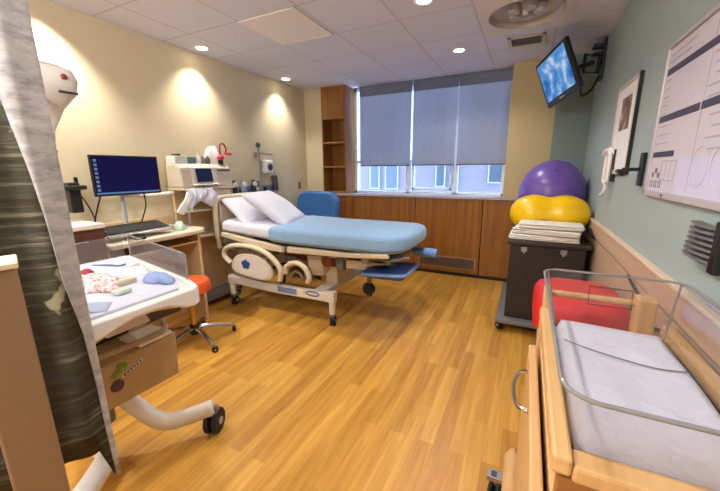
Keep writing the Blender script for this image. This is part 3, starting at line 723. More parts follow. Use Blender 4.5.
# clear tub, its own lift-out thing
t = thing('bassinet_tub', 'clear acrylic newborn tub set in the maple bassinet', 'tub', (.31, 1.05, .87))
def ringz(x0, x1, y0, y1, z, r): return [Vector((p[0], p[1], z)) for p in rrect(x0, x1, y0, y1, r, 6)]
shell = MB().loft([ringz(.146,.49,.775,1.455,.860,.05), ringz(.142,.494,.767,1.463,.870,.055), ringz(.10,.53,.645,1.515,1.09,.06), ringz(.092,.538,.635,1.523,1.10,.06)], False)
shell.bm.faces.new([v for v in shell.bm.verts][:28][::-1]) if False else None
shell.build('shell', ACR, t, smooth=True)
MB().tube([Vector(v) for v in ringz(.094,.536,.638,1.52,1.10,.06)], .0045, 8, True).build('rim', clear('tub_rim_edge', (120,108,104), .25, .35), t, smooth=True)
for x0_, x1_ in ((.108, .158), (.522, .48)): MB().tube([(x0_, 1.508, 1.095), (x1_, 1.445, .87)], .004, 6).build('corner_edge', ACRE, t, smooth=True)
MB().tube([Vector(v) for v in ringz(.143,.493,.768,1.462,.868,.055)], .004, 6, True).build('lower_edge', ACRE, t, smooth=True)
MB().tube([(.255, 1.505, 1.052), (.39, 1.505, 1.052), (.39, 1.49, .985), (.255, 1.49, .985)], .0028, 6, True).build('card_holder', plain('dark_card_edge', (84,70,66), .4), t, smooth=True)
# pad in the tub
m = MB()
def padf(u, v):
    x = .150+.328*u; y = .782+.655*v
    e = min(u, 1-u, v*2, (1-v)*2); z = .885+.045*min(1, max(0, e)/.06)**.5
    return Vector((x, y, z+.004*math.sin(14*y+3*x)*math.sin(9*x)))
m.grid(padf, 20, 40); rim = rrect(.158,.48,.712,1.412,.01,1)
m.box(.150, .478, .782, 1.437, .866, .886)
one(m.build('bassinet_pad', PAD, None, smooth=True, angle=70), 'white crinkled pad lying inside the clear newborn tub', 'pad')
one(MB().tube(curve([(.16, 1.235, .935), (.22, 1.20, .9355), (.31, 1.165, .936), (.38, 1.15, .936), (.43, 1.155, .937), (.46, 1.16, .94)], 6), .0022, 6).build('pad_cord', GREY, None, smooth=True), 'thin grey cord lying across the white bassinet pad', 'cord')

# red lidded hamper
t = thing('linen_hamper', 'red lidded hamper with white bag between the bassinet and black cart', 'hamper', (.36, 2.2, 0))
MB().loft([[Vector((p[0], p[1], z)) for p in rrect(.15-g,.53+g*.3,1.98-g,2.40+g,.09)] for g, z in ((-.03,.06), (0,.3), (.01,.62), (0,.64))]).build('bag', plain('white_bag', (196,192,188), .8), t, smooth=True)
MB().loft([[Vector((p[0], p[1], z)) for p in rrect(.10+g,.54-g,1.92+g,2.44-g,.10-.4*g)] for g, z in ((.03,.62), (.0,.64), (-.0,.76), (.02,.80), (.07,.825), (.13,.83))]).build('lid', RED, t, smooth=True)
f = MB()
for x in (.17, .5):
    for y in (2.0, 2.38): f.cyl((x, y, .04), (x, y, .60), .012, seg=10)
f.build('frame', CHR, t, smooth=True)
for x in (.19, .5):
    for y in (2.02, 2.36): caster(t, x, y, .025, .07, .5)

# ------------------------------------------------------------------ left: curtain, beige cabinet
E0 = Vector((-1.19, .465)); dd = Vector((-.2, -.98)); nn = Vector((.98, -.2))
def cpt(s, z, off=0):
    s *= .93; z = 1.5+.93*(z-1.5)
    w = .016*math.sin(s*44+.6)*min(1, max(0, (s+.03)/.05)); p = E0+dd*s+nn*(w+off); return Vector((p.x, p.y, z))
t = thing('privacy_curtain', 'patterned olive privacy curtain hanging at the left edge', 'curtain', (-1.3, .4, .4))
def hem(s): return .41+.13*max(0, min(1, (s+.022)/.03))
MB().grid(lambda u, v: cpt(-.034+.75*u, hem(-.034+.75*u)+(1.70-hem(-.034+.75*u))*v), 240, 12).build('cloth', CURT, t, smooth='all', solid=.003)
MB().grid(lambda u, v: cpt(-.036+.75*u, 1.70+1.08*v), 120, 6).build('mesh_top', CURTP, t, smooth='all', solid=.002)
def sb(z):
    P = [(.40,-.028), (.58,-.022), (.8,-.020), (.99,-.012), (1.17,.012), (1.34,.020), (1.5,.034), (1.65,.052), (1.72,.06)]
    for (a, b), (c, d) in zip(P, P[1:]):
        if z <= c: return b+(d-b)*max(0, (z-a))/(c-a)
    return P[-1][1]
MB().grid(lambda u, v: cpt((-.038+.010*v*0)+(sb((.41+2.37*v))+.038)*u, (.41+2.37*v), .008+.004*math.sin(u*3)), 8, 50).build('folded_edge', CURTP, t, smooth='all', solid=.003).__setitem__('label', 'pale turned-over curtain edge')
hk = MB()
for k in range(8): hk.box(*(lambda p: (p.x-.006, p.x+.006, p.y-.006, p.y+.006))(cpt(.02+.1*k, 2.6)), 2.67, 2.73)
hk.build('hooks', OFFW, t)
struct(MB().tube([(-1.155, .62, H-.008), (-1.36, -.4, H-.008)], .014, 8).build('trim_4', ALU))
t = thing('equipment_cabinet', 'narrow tall beige cabinet standing in front of the patterned curtain', 'cabinet', (-1.12, .27, 0))
fa = Vector((-1.03, .317)); fb = Vector((-1.052, .225)); bk = Vector((-.95, .31))*.10
quad = [fa, fb, fb+bk, fa+bk]
MB().prism([(p.x, p.y) for p in quad], 'z', .06, 1.285).build('body', plain('shaded_beige_panel', (146,118,88), .5), t, .006)  # beige darkened, the shadow it stands in is put into its colour
g = [(fa+fb+bk)/2 + (p-(fa+fb+bk)/2)*1.10 for p in quad]
MB().prism([(p.x, p.y) for p in g], 'z', 1.286, 1.302).build('top', plain('cream_top', (236,222,190), .4), t, .004)
MB().prism([(p.x, p.y) for p in g], 'z', 0, .06).build('plinth', GREY, t, .004)

# ------------------------------------------------------------------ infant warmer
t = thing('infant_warmer', 'white infant warmer on a beige wheeled base beside the curtain', 'warmer', (-1.7, .8, 0))
dk = [(-1.30,.44), (-1.30,.93), (-1.33,.97), (-1.47,1.045), (-2.20,1.14), (-2.24,.44)]
MB().slab([(-1.265,.44), (-1.265,.92), (-1.30,.95), (-1.38,.978), (-2.12,1.14), (-2.18,.44)], .965, .998, .006).build('bed_deck', WHITE, t, smooth=True)
val = [(.44,1.006), (.935,1.006), (.948,.935), (.92,.925), (.88,.930), (.85,.945), (.80,.963), (.74,.973), (.67,.970), (.61,.957), (.55,.940), (.50,.932), (.44,.925)]
MB().prism(val, 'x', -1.29, -1.255).build('valance', WHITE, t, .008, smooth=True)
arch = [(.44,.97), (.93,.97), (.93,.93), (.88,.925), (.80,.945), (.74,.955), (.67,.950), (.61,.935), (.55,.915), (.44,.895)]
MB().prism(arch, 'x', -1.34, -1.292).build('arch_lining', TAN, t, .006, smooth=True)
rim = MB()
for (a, b) in (((-1.27,.94), (-1.38,.985)), ((-1.38,.985), (-2.13,1.148)), ((-2.13,1.148), (-2.19,.44))):
    v = (Vector(b)-Vector(a)).normalized(); pn = Vector((-v.y, v.x))*.014
    rim.prism([tuple(Vector(a)+pn), tuple(Vector(b)+pn), tuple(Vector(b)-pn), tuple(Vector(a)-pn)], 'z', .93, 1.006)
rim.build('rim', WHITE, t, .006)
MB().box(-2.05, -1.45, .50, .90, .93, .963).build('underside', TAN, t, .008)
MB().box(-2.0, -1.72, .55, .88, .70, .93).build('tilt_column', DARK, t, .01)
MB().slab([(-1.31,.46), (-1.31,.89), (-1.41,.95), (-2.08,1.09), (-2.13,.46)], .998, 1.012, .006).build('mattress', LINEN, t, smooth=True)
pa, pb = Vector((-1.385, .992, 1.004)), Vector((-2.10, 1.152, 1.004))
MB().loft([[pa+Vector((0,0,z)), pb+Vector((0,0,z)), pb+Vector((0,.006,z)), pa+Vector((0,.006,z))] for z in (0,.125)]).build('clear_panel', ACR, t)
q = [pa, pa+Vector((0,0,.115)), pa+Vector((-.02,0,.128)), pb+Vector((.02,0,.128)), pb+Vector((0,0,.115)), pb]
MB().tube(q, .004, 6).build('panel_edge', clear('acrylic_pale_edge', (200,194,190), .3, .35), t, smooth=True)
pc = Vector((-2.12, 1.13, 1.004)); pd = Vector((-2.17, .5, 1.004))
MB().loft([[pc+Vector((0,0,z)), pd+Vector((0,0,z)), pd+Vector((-.006,0,z)), pc+Vector((-.006,0,z))] for z in (0,.125)]).build('clear_panel', ACR, t)
# heater column and head
cb = MB()
cs = [((-2.20, .87), .055, .045, .15), ((-2.20, .87), .055, .045, 1.60), ((-2.19, .872), .058, .05, 1.70), ((-2.16, .885), .085, .07, 1.80), ((-2.13, .895), .125, .10, 1.87), ((-2.13, .895), .135, .11, 1.93), ((-2.14, .89), .13, .105, 1.975), ((-2.16, .88), .10, .08, 2.0)]
cb.loft([[Vector((c[0]+a*p[0], c[1]+b2*p[1], z)) for p in rrect(-1, 1, -1, 1, .45, 4)] for c, a, b2, z in cs]); cb.build('heater_column', OFFW, t, smooth=True)
v = Vector((-.92, .39, 0)); face = Vector((-2.0, .86, 0))
def dot(px, py, pz, r, mt, nm): MB().ball((px, py, pz), r, r, r, 12).build(nm, mt, t, smooth=True)
dot(-1.998, .93, 1.935, .014, plain('dark_red_button', (120,26,26), .4), 'red_button'); dot(-1.995, .815, 1.945, .012, YBALL, 'yellow_button')
dot(-2.015, .80, 1.83, .028, plain('amber_lens', (190,110,20), .3), 'amber_lamp')
MB().box(-2.0, -1.992, .90, .975, 1.862, 1.872).build('slot', DARK, t)
MB().cyl((-2.142, .90, 1.60), (-2.135, .90, 1.60), .01, seg=10).build('screw', DARK, t)
# beige control cabinet and base
WB = plain('warmer_beige', (168,140,102), .45)
MB().prism([(.45,.705), (.975,.722), (.966,.498), (.45,.515)], 'x', -1.95, -1.50).build('drawer_cabinet', WB, t, .010)
MB().tube(curve([(-1.47, .45, .785), (-1.45, .60, .788), (-1.45, .80, .778), (-1.47, .90, .775), (-1.56, .95, .78)], 6), .013, 8).build('bumper_bar', plain('taupe_bar', (160,138,112), .45), t, smooth=True)
MB().box(-1.66, -1.50, .80, .955, .722, .74).build('cream_lid', OFFW, t, .004)
MB().prism([(.70,.80), (.80,.88), (.86,.885), (.90,.80)], 'x', -1.80, -1.55).build('cradle', OFFW, t, .012)
lg = MB().box(-1.4995, -1.494, .655, .715, .585, .645)
lg.bm.free(); lg = MB(); lg.lathe((-1.4985, .685, .605), [(0,.004), (.026,.004), (.028,0), (0,0)], 16, (1,0,0)); lg.build('logo_disc', plain('logo_plum', (70,40,70), .4), t)
lf = MB()
for k, (y, z) in enumerate(((.70,.665), (.725,.68), (.705,.69), (.68,.655))): lf.lathe((-1.4985, y, z), [(0,.003), (.012,.003), (.013,0), (0,0)], 10, (1,0,0))
lf.build('logo_leaf', plain('logo_green', (110,140,50), .4), t)
MB().prism([(.71,.628), (.80,.662), (.80,.676), (.71,.642)], 'x', -1.4995, -1.4965).build('logo_band', OFFW, t)
lt = MB()
for k in range(6): lt.prism([(.715+.014*k,.633+.0053*k), (.724+.014*k,.636+.0053*k), (.724+.014*k,.645+.0053*k), (.715+.014*k,.642+.0053*k)], 'x', -1.4965, -1.4955)
lt.build('logo_mark', INK, t)
MB().tube([(-1.92, .78, .2), (-1.92, .78, .48)], .06, 14).build('pedestal', GREY, t, smooth=True)
MB().tube(curve([(-1.95, .86, .36), (-1.80, .90, .24), (-1.70, .96, .145), (-1.62, 1.05, .135), (-1.515, 1.15, .165)], 7), [.045]*28+[.035], 12).build('base_leg', OFFW, t, smooth=True)
MB().tube(curve([(-1.95, .72, .36), (-1.88, .70, .2), (-1.80, .72, .11), (-1.73, .66, .10), (-1.62, .50, .10), (-1.58, .38, .11)], 7), [.05]*35+[.035], 12).build('base_leg', WHITE, t, smooth=True)
MB().tube(curve([(-1.95, .78, .40), (-2.1, .82, .2), (-2.3, .9, .12)], 7), .045, 10).build('base_leg', OFFW, t, smooth=True)
caster(t, -1.515, 1.125, .072, .16, 2.0); caster(t, -1.58, .36, .05, .10, 2.2); caster(t, -2.3, .9, .05, .12, .4)
# things lying on the warmer
def lump(name, c, sx, sy, sz, mt, lab, cat, seed=1, grp=None):
    r_ = random.Random(seed); m = MB(); k = [r_.uniform(0, 6) for _ in range(6)]
    rg = []
    for i in range(1, 14):
        a = math.pi*i/14; g = []
        for j in range(28):
            b = 2*math.pi*j/28
            w = 1+.16*math.sin(3*b+k[0])*math.sin(a)+.10*math.sin(5*b+k[1]+3*a)+.07*math.sin(9*b+k[2])
            z = -math.cos(a); z = max(z, -.15)
            g.append(Vector((c[0]+sx*w*math.sin(a)*math.cos(b), c[1]+sy*w*math.sin(a)*math.sin(b), c[2]+sz*(z+.15)*(1+(.22*math.sin(4*b+k[3])+.10*math.sin(7*b+k[4]))*math.sin(a)))))
        rg.append(g)
    m.loft(rg); return one(m.build(name, mt, None, smooth='all'), lab, cat, grp)
lump('blanket', (-1.66, .735, 1.014), .13, .10, .040, PINKP, 'crumpled pink and white blanket on the infant warmer', 'blanket', 3)
lump('cloth_bundle', (-1.46, .905, 1.014), .085, .04, .035, plain('pale_blue_cloth', (140,156,196), .85), 'pale blue cloth bundle in the corner of the infant warmer', 'cloth', 8)
lump('knit_cap', (-1.90, .83, 1.014), .03, .022, .02, plain('dark_pink_knit', (150,50,60), .85), 'small dark pink cap on the infant warmer', 'cap', 5)
t = thing('supply_box', 'small tan carton on the infant warmer', 'box', (-1.55, .80, 1.014))
MB().box(-1.60, -1.54, .765, .855, 1.014, 1.034).build('carton', plain('carton', (190,174,150), .7), t, .002)
MB().box(-1.578, -1.562, .765, .855, 1.034, 1.035).build('tape', OFFW, t)
one(MB().slab(rrect(-1.475, -1.425, .705, .77, .015), 1.014, 1.034, .008).build('wipes_pack', plain('mint_pack', (196,206,190), .5), None, smooth=True), 'pale mint wipes pack near the front edge of the infant warmer', 'pack')
one(MB().slab(rrect(-1.85, -1.80, .98, 1.03, .012), 1.014, 1.036, .006).build('gauze_pack', WHITE, None, smooth=True), 'small white pack by the foot of the clear warmer panel', 'pack')
for k, (x, y, a, sz_, lab) in enumerate(((-1.98, .99, .3, .09, 'pale blue paper sheet at the back of the infant warmer'), (-1.72, .95, -.4, .08, 'white paper sheet beside the clear panel of the infant warmer'), (-1.38, .60, .9, .05, 'grey blue strip of paper at the front edge of the infant warmer'))):
    mx = Matrix.Translation((x, y, 1.0155)) @ Matrix.Rotation(a, 4, 'Z')
    m = MB(); m.grid(lambda u, v: mx @ Vector((sz_*(2*u-1), .05*(2*v-1), .004+.008*math.sin(3*u+k)*u)), 8, 6)
    one(m.build('paper_sheet', plain('paper%d' % k, ((186,198,222), (228,226,230), (168,176,196))[k], .7), None, smooth='all', solid=.002), lab, 'paper')

# ------------------------------------------------------------------ desk, drawer unit, computer
t = thing('wall_desk', 'pale laminate desk along the left wall under the monitor', 'desk', (-3.0, 1.8, 0))
top = [(-3.31,1.375), (-2.72,1.375), (-2.72,2.10)] + [(-2.72-.18*(1-math.cos(R(a))), 2.10+.18*math.sin(R(a))) for a in range(15, 91, 15)] + [(-3.31,2.28)]
MB().slab(top, .925, .96, .008).build('worktop', plain('pale_laminate', (200,184,164), .4), t, smooth=True)
MB().box(-3.318, -3.295, 1.375, 2.26, .96, 1.055).build('backsplash', TAN, t, .004)
for y in (1.385, 2.2): MB().box(-3.25, -2.85, y, y+.03, 0, .925).build('end_panel', TAN, t)
MB().box(-3.30, -3.27, 1.415, 2.2, .2, .925).build('back_panel', TAN, t)
MB().box(-3.25, -2.82, 1.43, 2.18, .83, .84).build('under_shelf', TAN, t)
t = thing('drawer_unit', 'brown drawer unit with white top beside the desk', 'drawer unit', (-2.95, 1.2, 0))
MB().box(-3.30, -2.76, 1.02, 1.36, .05, 1.10).build('carcass', BROWN, t, .004)
MB().box(-3.305, -2.745, 1.01, 1.368, 1.10, 1.135).build('top', OFFW, t, .006)
MB().box(-3.28, -2.78, 1.04, 1.34, 0, .05).build('plinth', BLACK, t)
for z in (.08, .42, .76):
    d = MB().box(-2.759, -2.745, 1.035, 1.345, z, z+.31).build('drawer', BROWN, t, .003)
    MB().box(-2.744, -2.73, 1.14, 1.24, z+.25, z+.262).build('handle', ALU, d, .002)
t = thing('computer_monitor', 'wide black computer monitor with dark blue screen above the keyboard', 'monitor', (-3.1, 1.73, .96))
MB().box(-3.072, -3.05, 1.485, 2.03, 1.305, 1.63).build('housing', BLACK, t, .006)
s_ = MB().box(-3.05, -3.048, 1.50, 2.015, 1.322, 1.617).build('screen', emit('navy_screen', (30,26,74), .7), t)
MB().box(-3.048, -3.0468, 1.50, 2.015, 1.322, 1.334).build('taskbar', emit('taskbar_blue', (110,150,200), .6), s_)
ic = MB()
for k in range(8): ic.box(-3.048, -3.0466, 1.508, 1.53, 1.345+.033*k, 1.365+.033*k)
ic.build('icon', emit('icon_pale', (120,150,180), .6), s_)
MB().cyl((-3.16, 1.74, .962), (-3.16, 1.74, 1.48), .018).build('stand_post', LGREY, t, smooth=True)
MB().box(-3.17, -3.09, 1.68, 1.80, 1.42, 1.52).build('mount', BLACK, t, .004)
MB().tube([(-3.16, 1.74, 1.30), (-3.14, 2.0, 1.275), (-3.16, 2.22, 1.29)], .022, 8).build('side_arm', OFFW, t, smooth=True)
MB().lathe((-3.16, 1.74, .96), [(0,0), (.10,0), (.10,.008), (.02,.016), (0,.016)]).build('stand_base', LGREY, t, smooth=True)
for y, y2 in ((1.56, 1.53), (1.90, 1.93)):
    MB().tube(curve([(-3.11, y, 1.33), (-3.15, y2, 1.2), (-3.22, y2, 1.08), (-3.26, y, .965)]), .006, 6).build('cable', RUB, t, smooth=True)
t = thing('keyboard', 'black keyboard with silver wrist edge on the desk', 'keyboard', (-2.93, 1.69, .96))
KM = Matrix.Translation((-2.95, 1.69, 1.035)) @ Matrix.Rotation(R(14), 4, 'Y')
MB().box(-.11, .11, -.265, .265, -.014, .0, KM).build('tray', BLACK, t, .004)
MB().box(.085, .125, -.27, .27, -.016, .004, KM).build('wrist_edge', ALU, t, .004)
kb = MB()
for i in range(5):
    for j in range(15): kb.box(-.095+.034*i, -.067+.034*i, -.25+.033*j, -.222+.033*j, 0, .008, KM)
kb.build('key', plain('key_black', (40,40,42), .5), t)
MB().box(-.02, .05, -.05, .05, -.07, -.014, KM).build('riser', GREY, t)
one(MB().ball((-2.80, 1.63, .966), .035, .05, .02, 20).build('computer_mouse', BLACK, None, smooth='all'), 'small black mouse on the desk edge below the keyboard', 'mouse')
lump('tissue_wad', (-2.90, 2.06, .961), .05, .05, .07, plain('mint_tissue', (190,212,196), .8), 'pale mint crumpled wrap at the right end of the keyboard', 'wrap', 12)
lump('paper_wad', (-3.12, 1.62, 1.0), .04, .06, .05, LINEN, 'white crumpled cloth behind the keyboard', 'cloth', 14).location.z = -.038
t = thing('desk_phone', 'black wall phone beside the monitor above the brown drawer unit', 'phone', (-3.2, 1.38, 1.3))
MB().box(-3.18, -3.10, 1.34, 1.42, 1.19, 1.42).build('body', BLACK, t, .01)
MB().box(-3.10, -3.04, 1.30, 1.44, 1.365, 1.40).build('handset', BLACK, t, .012)
MB().box(-3.14, -3.12, 1.40, 1.42, 1.42, 1.46).build('antenna', BLACK, t)
MB().tube(curve([(-3.12, 1.40, 1.36), (-3.14, 1.46, 1.25), (-3.15, 1.5, 1.12), (-3.2, 1.52, .965)]), .005, 6).build('cord', RUB, t, smooth=True)
MB().box(-3.319, -3.18, 1.35, 1.41, 1.26, 1.34).build('wall_mount', GREY, t)

# orange stool
t = thing('rolling_stool', 'orange topped rolling stool with chrome star base', 'stool', (-2.57, 1.85, 0))
sx, sy = -2.57, 1.85
MB().lathe((sx, sy, 0), [(0,.46), (.14,.46), (.166,.475), (.172,.50), (.170,.545), (.155,.57), (.10,.582), (0,.585)], 36).build('seat', ORANGE, t, smooth=True)
MB().lathe((sx, sy, 0), [(0,.43), (.10,.43), (.12,.46), (0,.46)], 24).build('seat_plate', BLACK, t, smooth=True)
MB().cyl((sx, sy, .12), (sx, sy, .44), .026).build('column', plain('brass_column', (190,150,80), .3, .8), t, smooth=True)
MB().cyl((sx, sy, .07), (sx, sy, .16), .04).build('hub', BLACK, t, smooth=True)
for k in range(5):
    a = R(72*k-14); ex, ey = sx+.33*math.cos(a), sy+.33*math.sin(a)
    MB().tube(curve([(sx+.03*math.cos(a), sy+.03*math.sin(a), .125), (sx+.14*math.cos(a), sy+.14*math.sin(a), .115), (ex, ey, .075)]), .018, 8).build('base_leg', CHR, t, smooth=True)
    caster(t, ex, ey, .026, .08, a+1.2)

# ------------------------------------------------------------------ fetal monitor and its cart
t = thing('fetal_monitor', 'beige fetal monitor with small tilted screen on a wheeled stand', 'monitor', (-3.15, 2.6, 1.335))
MB().prism([(-3.30,1.335), (-3.30,1.57), (-3.14,1.57), (-3.09,1.535), (-3.065,1.335)], 'y', 2.27, 2.92).build('housing', plain('monitor_grey_beige', (206,194,176), .45), t, .015)
MB().prism([(-3.14,1.575), (-3.085,1.535), (-3.06,1.37), (-3.035,1.36), (-3.035,1.345), (-3.066,1.345), (-3.095,1.53)], 'y', 2.385, 2.70).build('front_panel', OFFW, t, .006)
SM = Matrix.Translation((-3.070, 2.535, 1.455)) @ Matrix.Rotation(R(-8.5), 4, 'Y')
MB().box(0, .012, -.095, .095, -.068, .068, SM).build('screen', emit('monitor_screen_dim', (40,46,76), .6), t)
MB().box(-3.090, -3.075, 2.73, 2.90, 1.50, 1.515).build('paper_slot', DARK, t)
bt = MB()
for k in range(5): bt.box(-3.036, -3.028, 2.42+.05*k, 2.45+.05*k, 1.347, 1.36)
bt.build('button', GREY, t)
t = thing('monitor_stand', 'beige wheeled stand with drawers carrying the fetal monitor', 'stand', (-3.18, 2.6, 0))
MB().box(-3.31, -3.05, 2.27, 2.93, 1.308, 1.334).build('top_shelf', BEIGE, t, .006)
MB().box(-3.30, -3.10, 2.68, 2.93, 1.06, 1.306).build('drawer_box', BEIGE, t, .006)
for z in (1.07, 1.185):
    d = MB().box(-3.10, -3.088, 2.69, 2.92, z, z+.11).build('drawer', OFFW, t, .004)
    MB().box(-3.088, -3.076, 2.76, 2.85, z+.05, z+.06).build('handle', ALU, d)
MB().box(-3.31, -3.28, 2.31, 2.92, .12, 1.30).build('rear_panel', TAN, t, .006)
MB().box(-3.28, -3.06, 2.30, 2.68, 1.085, 1.10).build('middle_shelf', BEIGE, t, .004)
MB().tube(curve([(-3.08, 2.66, 1.30), (-3.03, 2.66, 1.2), (-3.02, 2.65, 1.0), (-3.08, 2.64, .9)]), .010, 8).build('hose', OFFW, t, smooth=True)
MB().box(-3.30, -3.07, 2.32, 2.92, .07, .12).build('base', GREY, t, .01)
for x in (-3.26, -3.11):
    for y in (2.37, 2.87): caster(t, x, y, .032, .08, .6)
MB().box(-3.29, -3.07, 2.31, 2.92, .80, .825).build('lower_shelf', BEIGE, t, .006)
for y in (2.32, 2.90): MB().cyl((-3.09, y, .1), (-3.09, y, 1.308), .012, seg=10).build('post', ALU, t, smooth=True)
# paper strips draped in front of the stand
m = MB(); m.grid(lambda u, v: Vector((-2.995-.055*v+.015*math.sin(v*3), 2.12+.17*v+.07*u, 1.11+.19*v+.010*math.sin(6*v)-.03*u)), 4, 14)
one(m.build('paper_strip', WHITE, None, smooth='all', solid=.012), 'white rolled paper strip hanging diagonally below the fetal monitor', 'paper')
m = MB(); m.grid(lambda u, v: Vector((-3.030+.018*math.sin(17*u)+.012*math.sin(31*u+4*v)+.03*math.sin(3.1*v), 2.27+.33*u+.02*math.sin(5*v), 1.325-(.15+.05*math.sin(7*u+1))*v-.10*u*(1-u)*v)), 40, 12)
one(m.build('draped_cloth', LINEN, None, smooth='all', solid=.006), 'white cloth draped from the shelf under the fetal monitor', 'cloth')
# supplies on top
t = thing('paper_box', 'white paper box with dark marks on top of the fetal monitor', 'box', (-3.0, 2.1, 1.56))
MB().box(-3.29, -3.15, 2.28, 2.42, 1.571, 1.65).build('carton', WHITE, t, .004)
MB().box(-3.24, -3.22, 2.31, 2.35, 1.65, 1.668).box(-3.24, -3.22, 2.36, 2.40, 1.65, 1.672).build('clip', BLACK, t)
one(MB().box(-3.26, -3.17, 2.45, 2.54, 1.571, 1.645).build('supply_box', plain('teal_box', (96,130,136), .5), None, .006), 'small teal carton on the fetal monitor', 'box')
t = thing('spray_bottle', 'white bottle standing on the fetal monitor', 'bottle', (-3.2, 2.585, 1.56))
MB().lathe((-3.2, 2.585, 1.571), [(0,0), (.026,0), (.028,.01), (.028,.07), (.012,.095), (.011,.11), (0,.11)]).build('bottle', WHITE, t, smooth=True)
MB().lathe((-3.2, 2.585, 1.672), [(0,0), (.012,0), (.010,.03), (0,.03)]).build('cap', WHITE, t, smooth=True)
for k, (y, cc, lb_) in enumerate(((2.645, (120,116,104), 'grey gel bottle beside the white bottle on the fetal monitor'), (2.71, (96,88,84), 'dark grey gel bottle next to the hanging white bag'))):
    t = thing('gel_bottle', lb_, 'bottle', (-3.2, y, 1.571))
    MB().lathe((-3.2, y, 1.571), [(0,0), (.024,0), (.026,.01), (.025,.06), (.012,.08), (0,.08)]).build('bottle', plain('gel%d' % k, cc, .4), t, smooth=True)
    MB().lathe((-3.2, y, 1.642), [(0,0), (.010,0), (.007,.02), (0,.02)]).build('cap', GREY, t, smooth=True)
lump('plastic_bag', (-3.23, 2.80, 1.571), .06, .095, .17, plain('milky_plastic', (232,228,230), .35), 'milky white plastic bag behind the red cord', 'bag', 31)
t = thing('red_cord', 'looped red cord with dark clip on the fetal monitor', 'cord', (-3.12, 2.86, 1.571))
MB().tube(curve([(-3.13, 2.84, 1.61), (-3.13, 2.825, 1.71), (-3.13, 2.84, 1.785), (-3.13, 2.885, 1.795), (-3.13, 2.915, 1.75), (-3.13, 2.915, 1.70), (-3.13, 2.97, 1.685)], 7), .009, 8).build('loop', plain('red_cord_plastic', (170,30,50), .4), t, smooth=True)
MB().ball((-3.13, 2.83, 1.645), .03, .045, .028, 14).ball((-3.13, 2.94, 1.69), .028, .055, .018, 14).build('connector', plain('pinkish_red', (214,50,84), .4), t, smooth=True)
MB().box(-3.145, -3.115, 2.80, 2.85, 1.571, 1.62).build('clip', BLACK, t, .006)

# ------------------------------------------------------------------ headwall gear
t = thing('vitals_pole', 'slim grey wall pole with cross arm above the pillows', 'pole', (-3.29, 3.58, 1.2))
MB().cyl((-3.26, 3.585, 1.22), (-3.26, 3.585, 1.85), .016).build('pole', STEEL, t, smooth=True)
MB().ball((-3.26, 3.585, 1.83), .03, .035, .04, 14).build('knob', plain('dark_green_knob', (52,60,48), .4), t, smooth=True)
MB().cyl((-3.26, 3.56, 1.73), (-3.26, 3.86, 1.72), .012, seg=10).build('arm', STEEL, t, smooth=True)
MB().box(-3.319, -3.26, 3.56, 3.61, 1.30, 1.36).box(-3.319, -3.26, 3.56, 3.61, 1.68, 1.74).build('clamp', GREY, t)
t = thing('pressure_gauge', 'white wall gauge with dark round dial above the pillows', 'gauge', (-3.32, 3.76, 1.55))
MB().box(-3.319, -3.23, 3.68, 3.84, 1.46, 1.64).build('housing', WHITE, t, .02)
MB().lathe((-3.23, 3.765, 1.545), [(0,.012), (.045,.012), (.05,0), (0,0)], 20, (1,0,0)).build('dial', plain('navy_dial', (40,48,80), .3), t)
t = thing('suction_canister', 'dark suction canister on the wall right of the gauge', 'canister', (-3.26, 3.88, 1.22))
MB().lathe((-3.255, 3.88, 1.23), [(0,0), (.035,0), (.038,.02), (.040,.17), (.034,.18), (.034,.20), (0,.20)]).build('jar', plain('smoky_jar', (60,62,62), .25), t, smooth=True)
MB().box(-3.319, -3.26, 3.86, 3.90, 1.36, 1.42).build('wall_clip', GREY, t)
MB().tube(curve([(-3.255, 3.88, 1.43), (-3.24, 3.86, 1.50), (-3.25, 3.80, 1.44)]), .006, 6).build('hose', LGREY, t, smooth=True)
t = thing('outlet_rail', 'grey medical outlet rail on the wall behind the bed head', 'rail', (-3.32, 3.4, 1.27))
MB().box(-3.319, -3.29, 3.02, 4.0, 1.20, 1.30).build('rail', STEEL, t, .006)
for k in range(6): MB().lathe((-3.29, 3.10+.15*k, 1.25), [(0,.012), (.026,.012), (.03,0), (0,0)], 14, (1,0,0)).build('outlet', [WHITE, BLACK, BLUEP][k % 3], t)
wi = [('regulator', (-3.24, 3.12, 1.36), (34,34,38), 'black gas regulator on the outlet rail beside the fetal monitor'), ('flow_meter', (-3.24, 3.27, 1.35), (150,164,196), 'pale blue flow meter on the outlet rail'), ('regulator', (-3.24, 3.45, 1.29), (40,40,44), 'black gas regulator on the outlet rail left of the wall pole')]
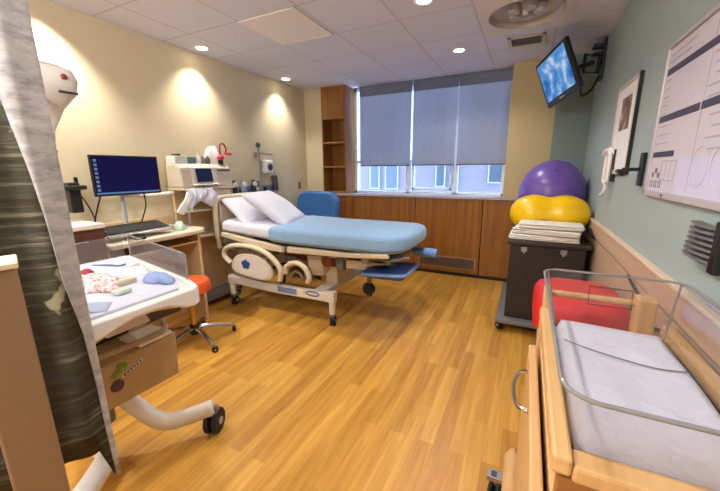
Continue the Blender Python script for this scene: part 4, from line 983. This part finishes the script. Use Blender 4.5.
for nm, c, cc, lab in wi:
    c = (-3.262, c[1], 1.30)
    t = thing(nm, lab, nm.replace('_', ' '), c)
    MB().lathe((c[0], c[1], c[2]-.09), [(0,0), (.03,0), (.035,.03), (.035,.10), (.02,.14), (.02,.17), (0,.17)]).build('body', plain('reg_%d%d' % cc[:2], cc, .35), t, smooth=True)
    MB().cyl((-3.30, c[1], c[2]-.05), (c[0], c[1], c[2]-.05), .014, seg=10).build('stem', CHR, t, smooth=True)
    MB().lathe((c[0]+.02, c[1], c[2]+.03), [(0,.02), (.03,.02), (.032,0), (0,0)], 16, (1,0,0)).build('dial', WHITE, t)
    MB().tube(curve([(c[0], c[1], c[2]-.09), (c[0]+.01, c[1]+.02, c[2]-.16), (c[0]-.02, c[1]+.05, c[2]-.2), (c[0]-.04, c[1]+.05, c[2]-.26)]), .006, 6).build('hose', LGREY, t, smooth=True)
t = thing('wall_outlet', 'small brown wall outlet on the left wall near the bookcase corner', 'outlet', (-3.32, 4.55, 1.26))
MB().box(-3.319, -3.312, 4.51, 4.58, 1.20, 1.32).build('plate', plain('brown_plate', (150,120,92), .4), t, .002)
MB().box(-3.312, -3.310, 4.53, 4.56, 1.22, 1.25).box(-3.312, -3.310, 4.53, 4.56, 1.27, 1.30).build('socket', DARK, t)

# ------------------------------------------------------------------ world, camera
w = bpy.data.worlds.new('world'); sc.world = w; w.use_nodes = True; nt = w.node_tree; nt.nodes.clear()
o = nt.nodes.new('ShaderNodeOutputWorld'); bg = N(nt, 'ShaderNodeBackground', Color=(.46,.62,1.0,1), Strength=28.0); nt.links.new(bg.outputs[0], o.inputs[0])
l = area(-1.42, YW+.35, 1.9, 2.2, 1.5, 1.0, (.5,.62,1.0), (R(90),0,R(180))); l.data.cycles.is_portal = True

fpx, P_, Y_, RL = 336.22, .221754, .456162, -.0077767
fw = Vector((-math.sin(Y_)*math.cos(P_), math.cos(Y_)*math.cos(P_), -math.sin(P_))); rt = Vector((math.cos(Y_), math.sin(Y_), 0)); up = rt.cross(fw)
rt, up = rt*math.cos(RL)+up*math.sin(RL), up*math.cos(RL)-rt*math.sin(RL)
cam = bpy.data.cameras.new('camera'); co_ = bpy.data.objects.new('camera', cam); col.objects.link(co_)
cam.sensor_fit = 'HORIZONTAL'; cam.sensor_width = 36; cam.lens = fpx/720*36; cam.clip_start = .02
co_.matrix_world = Matrix(((rt.x, up.x, -fw.x, 0), (rt.y, up.y, -fw.y, 0), (rt.z, up.z, -fw.z, 1.5), (0,0,0,1)))
sc.camera = co_
sc.view_settings.view_transform = 'Standard'; sc.view_settings.look = 'None'; sc.view_settings.exposure = .22; sc.view_settings.gamma = 1; sc.view_settings.use_curve_mapping = False
sc.cycles.max_bounces = 10; sc.cycles.transparent_max_bounces = 16; sc.cycles.sample_clamp_indirect = 6; sc.cycles.use_denoising = True
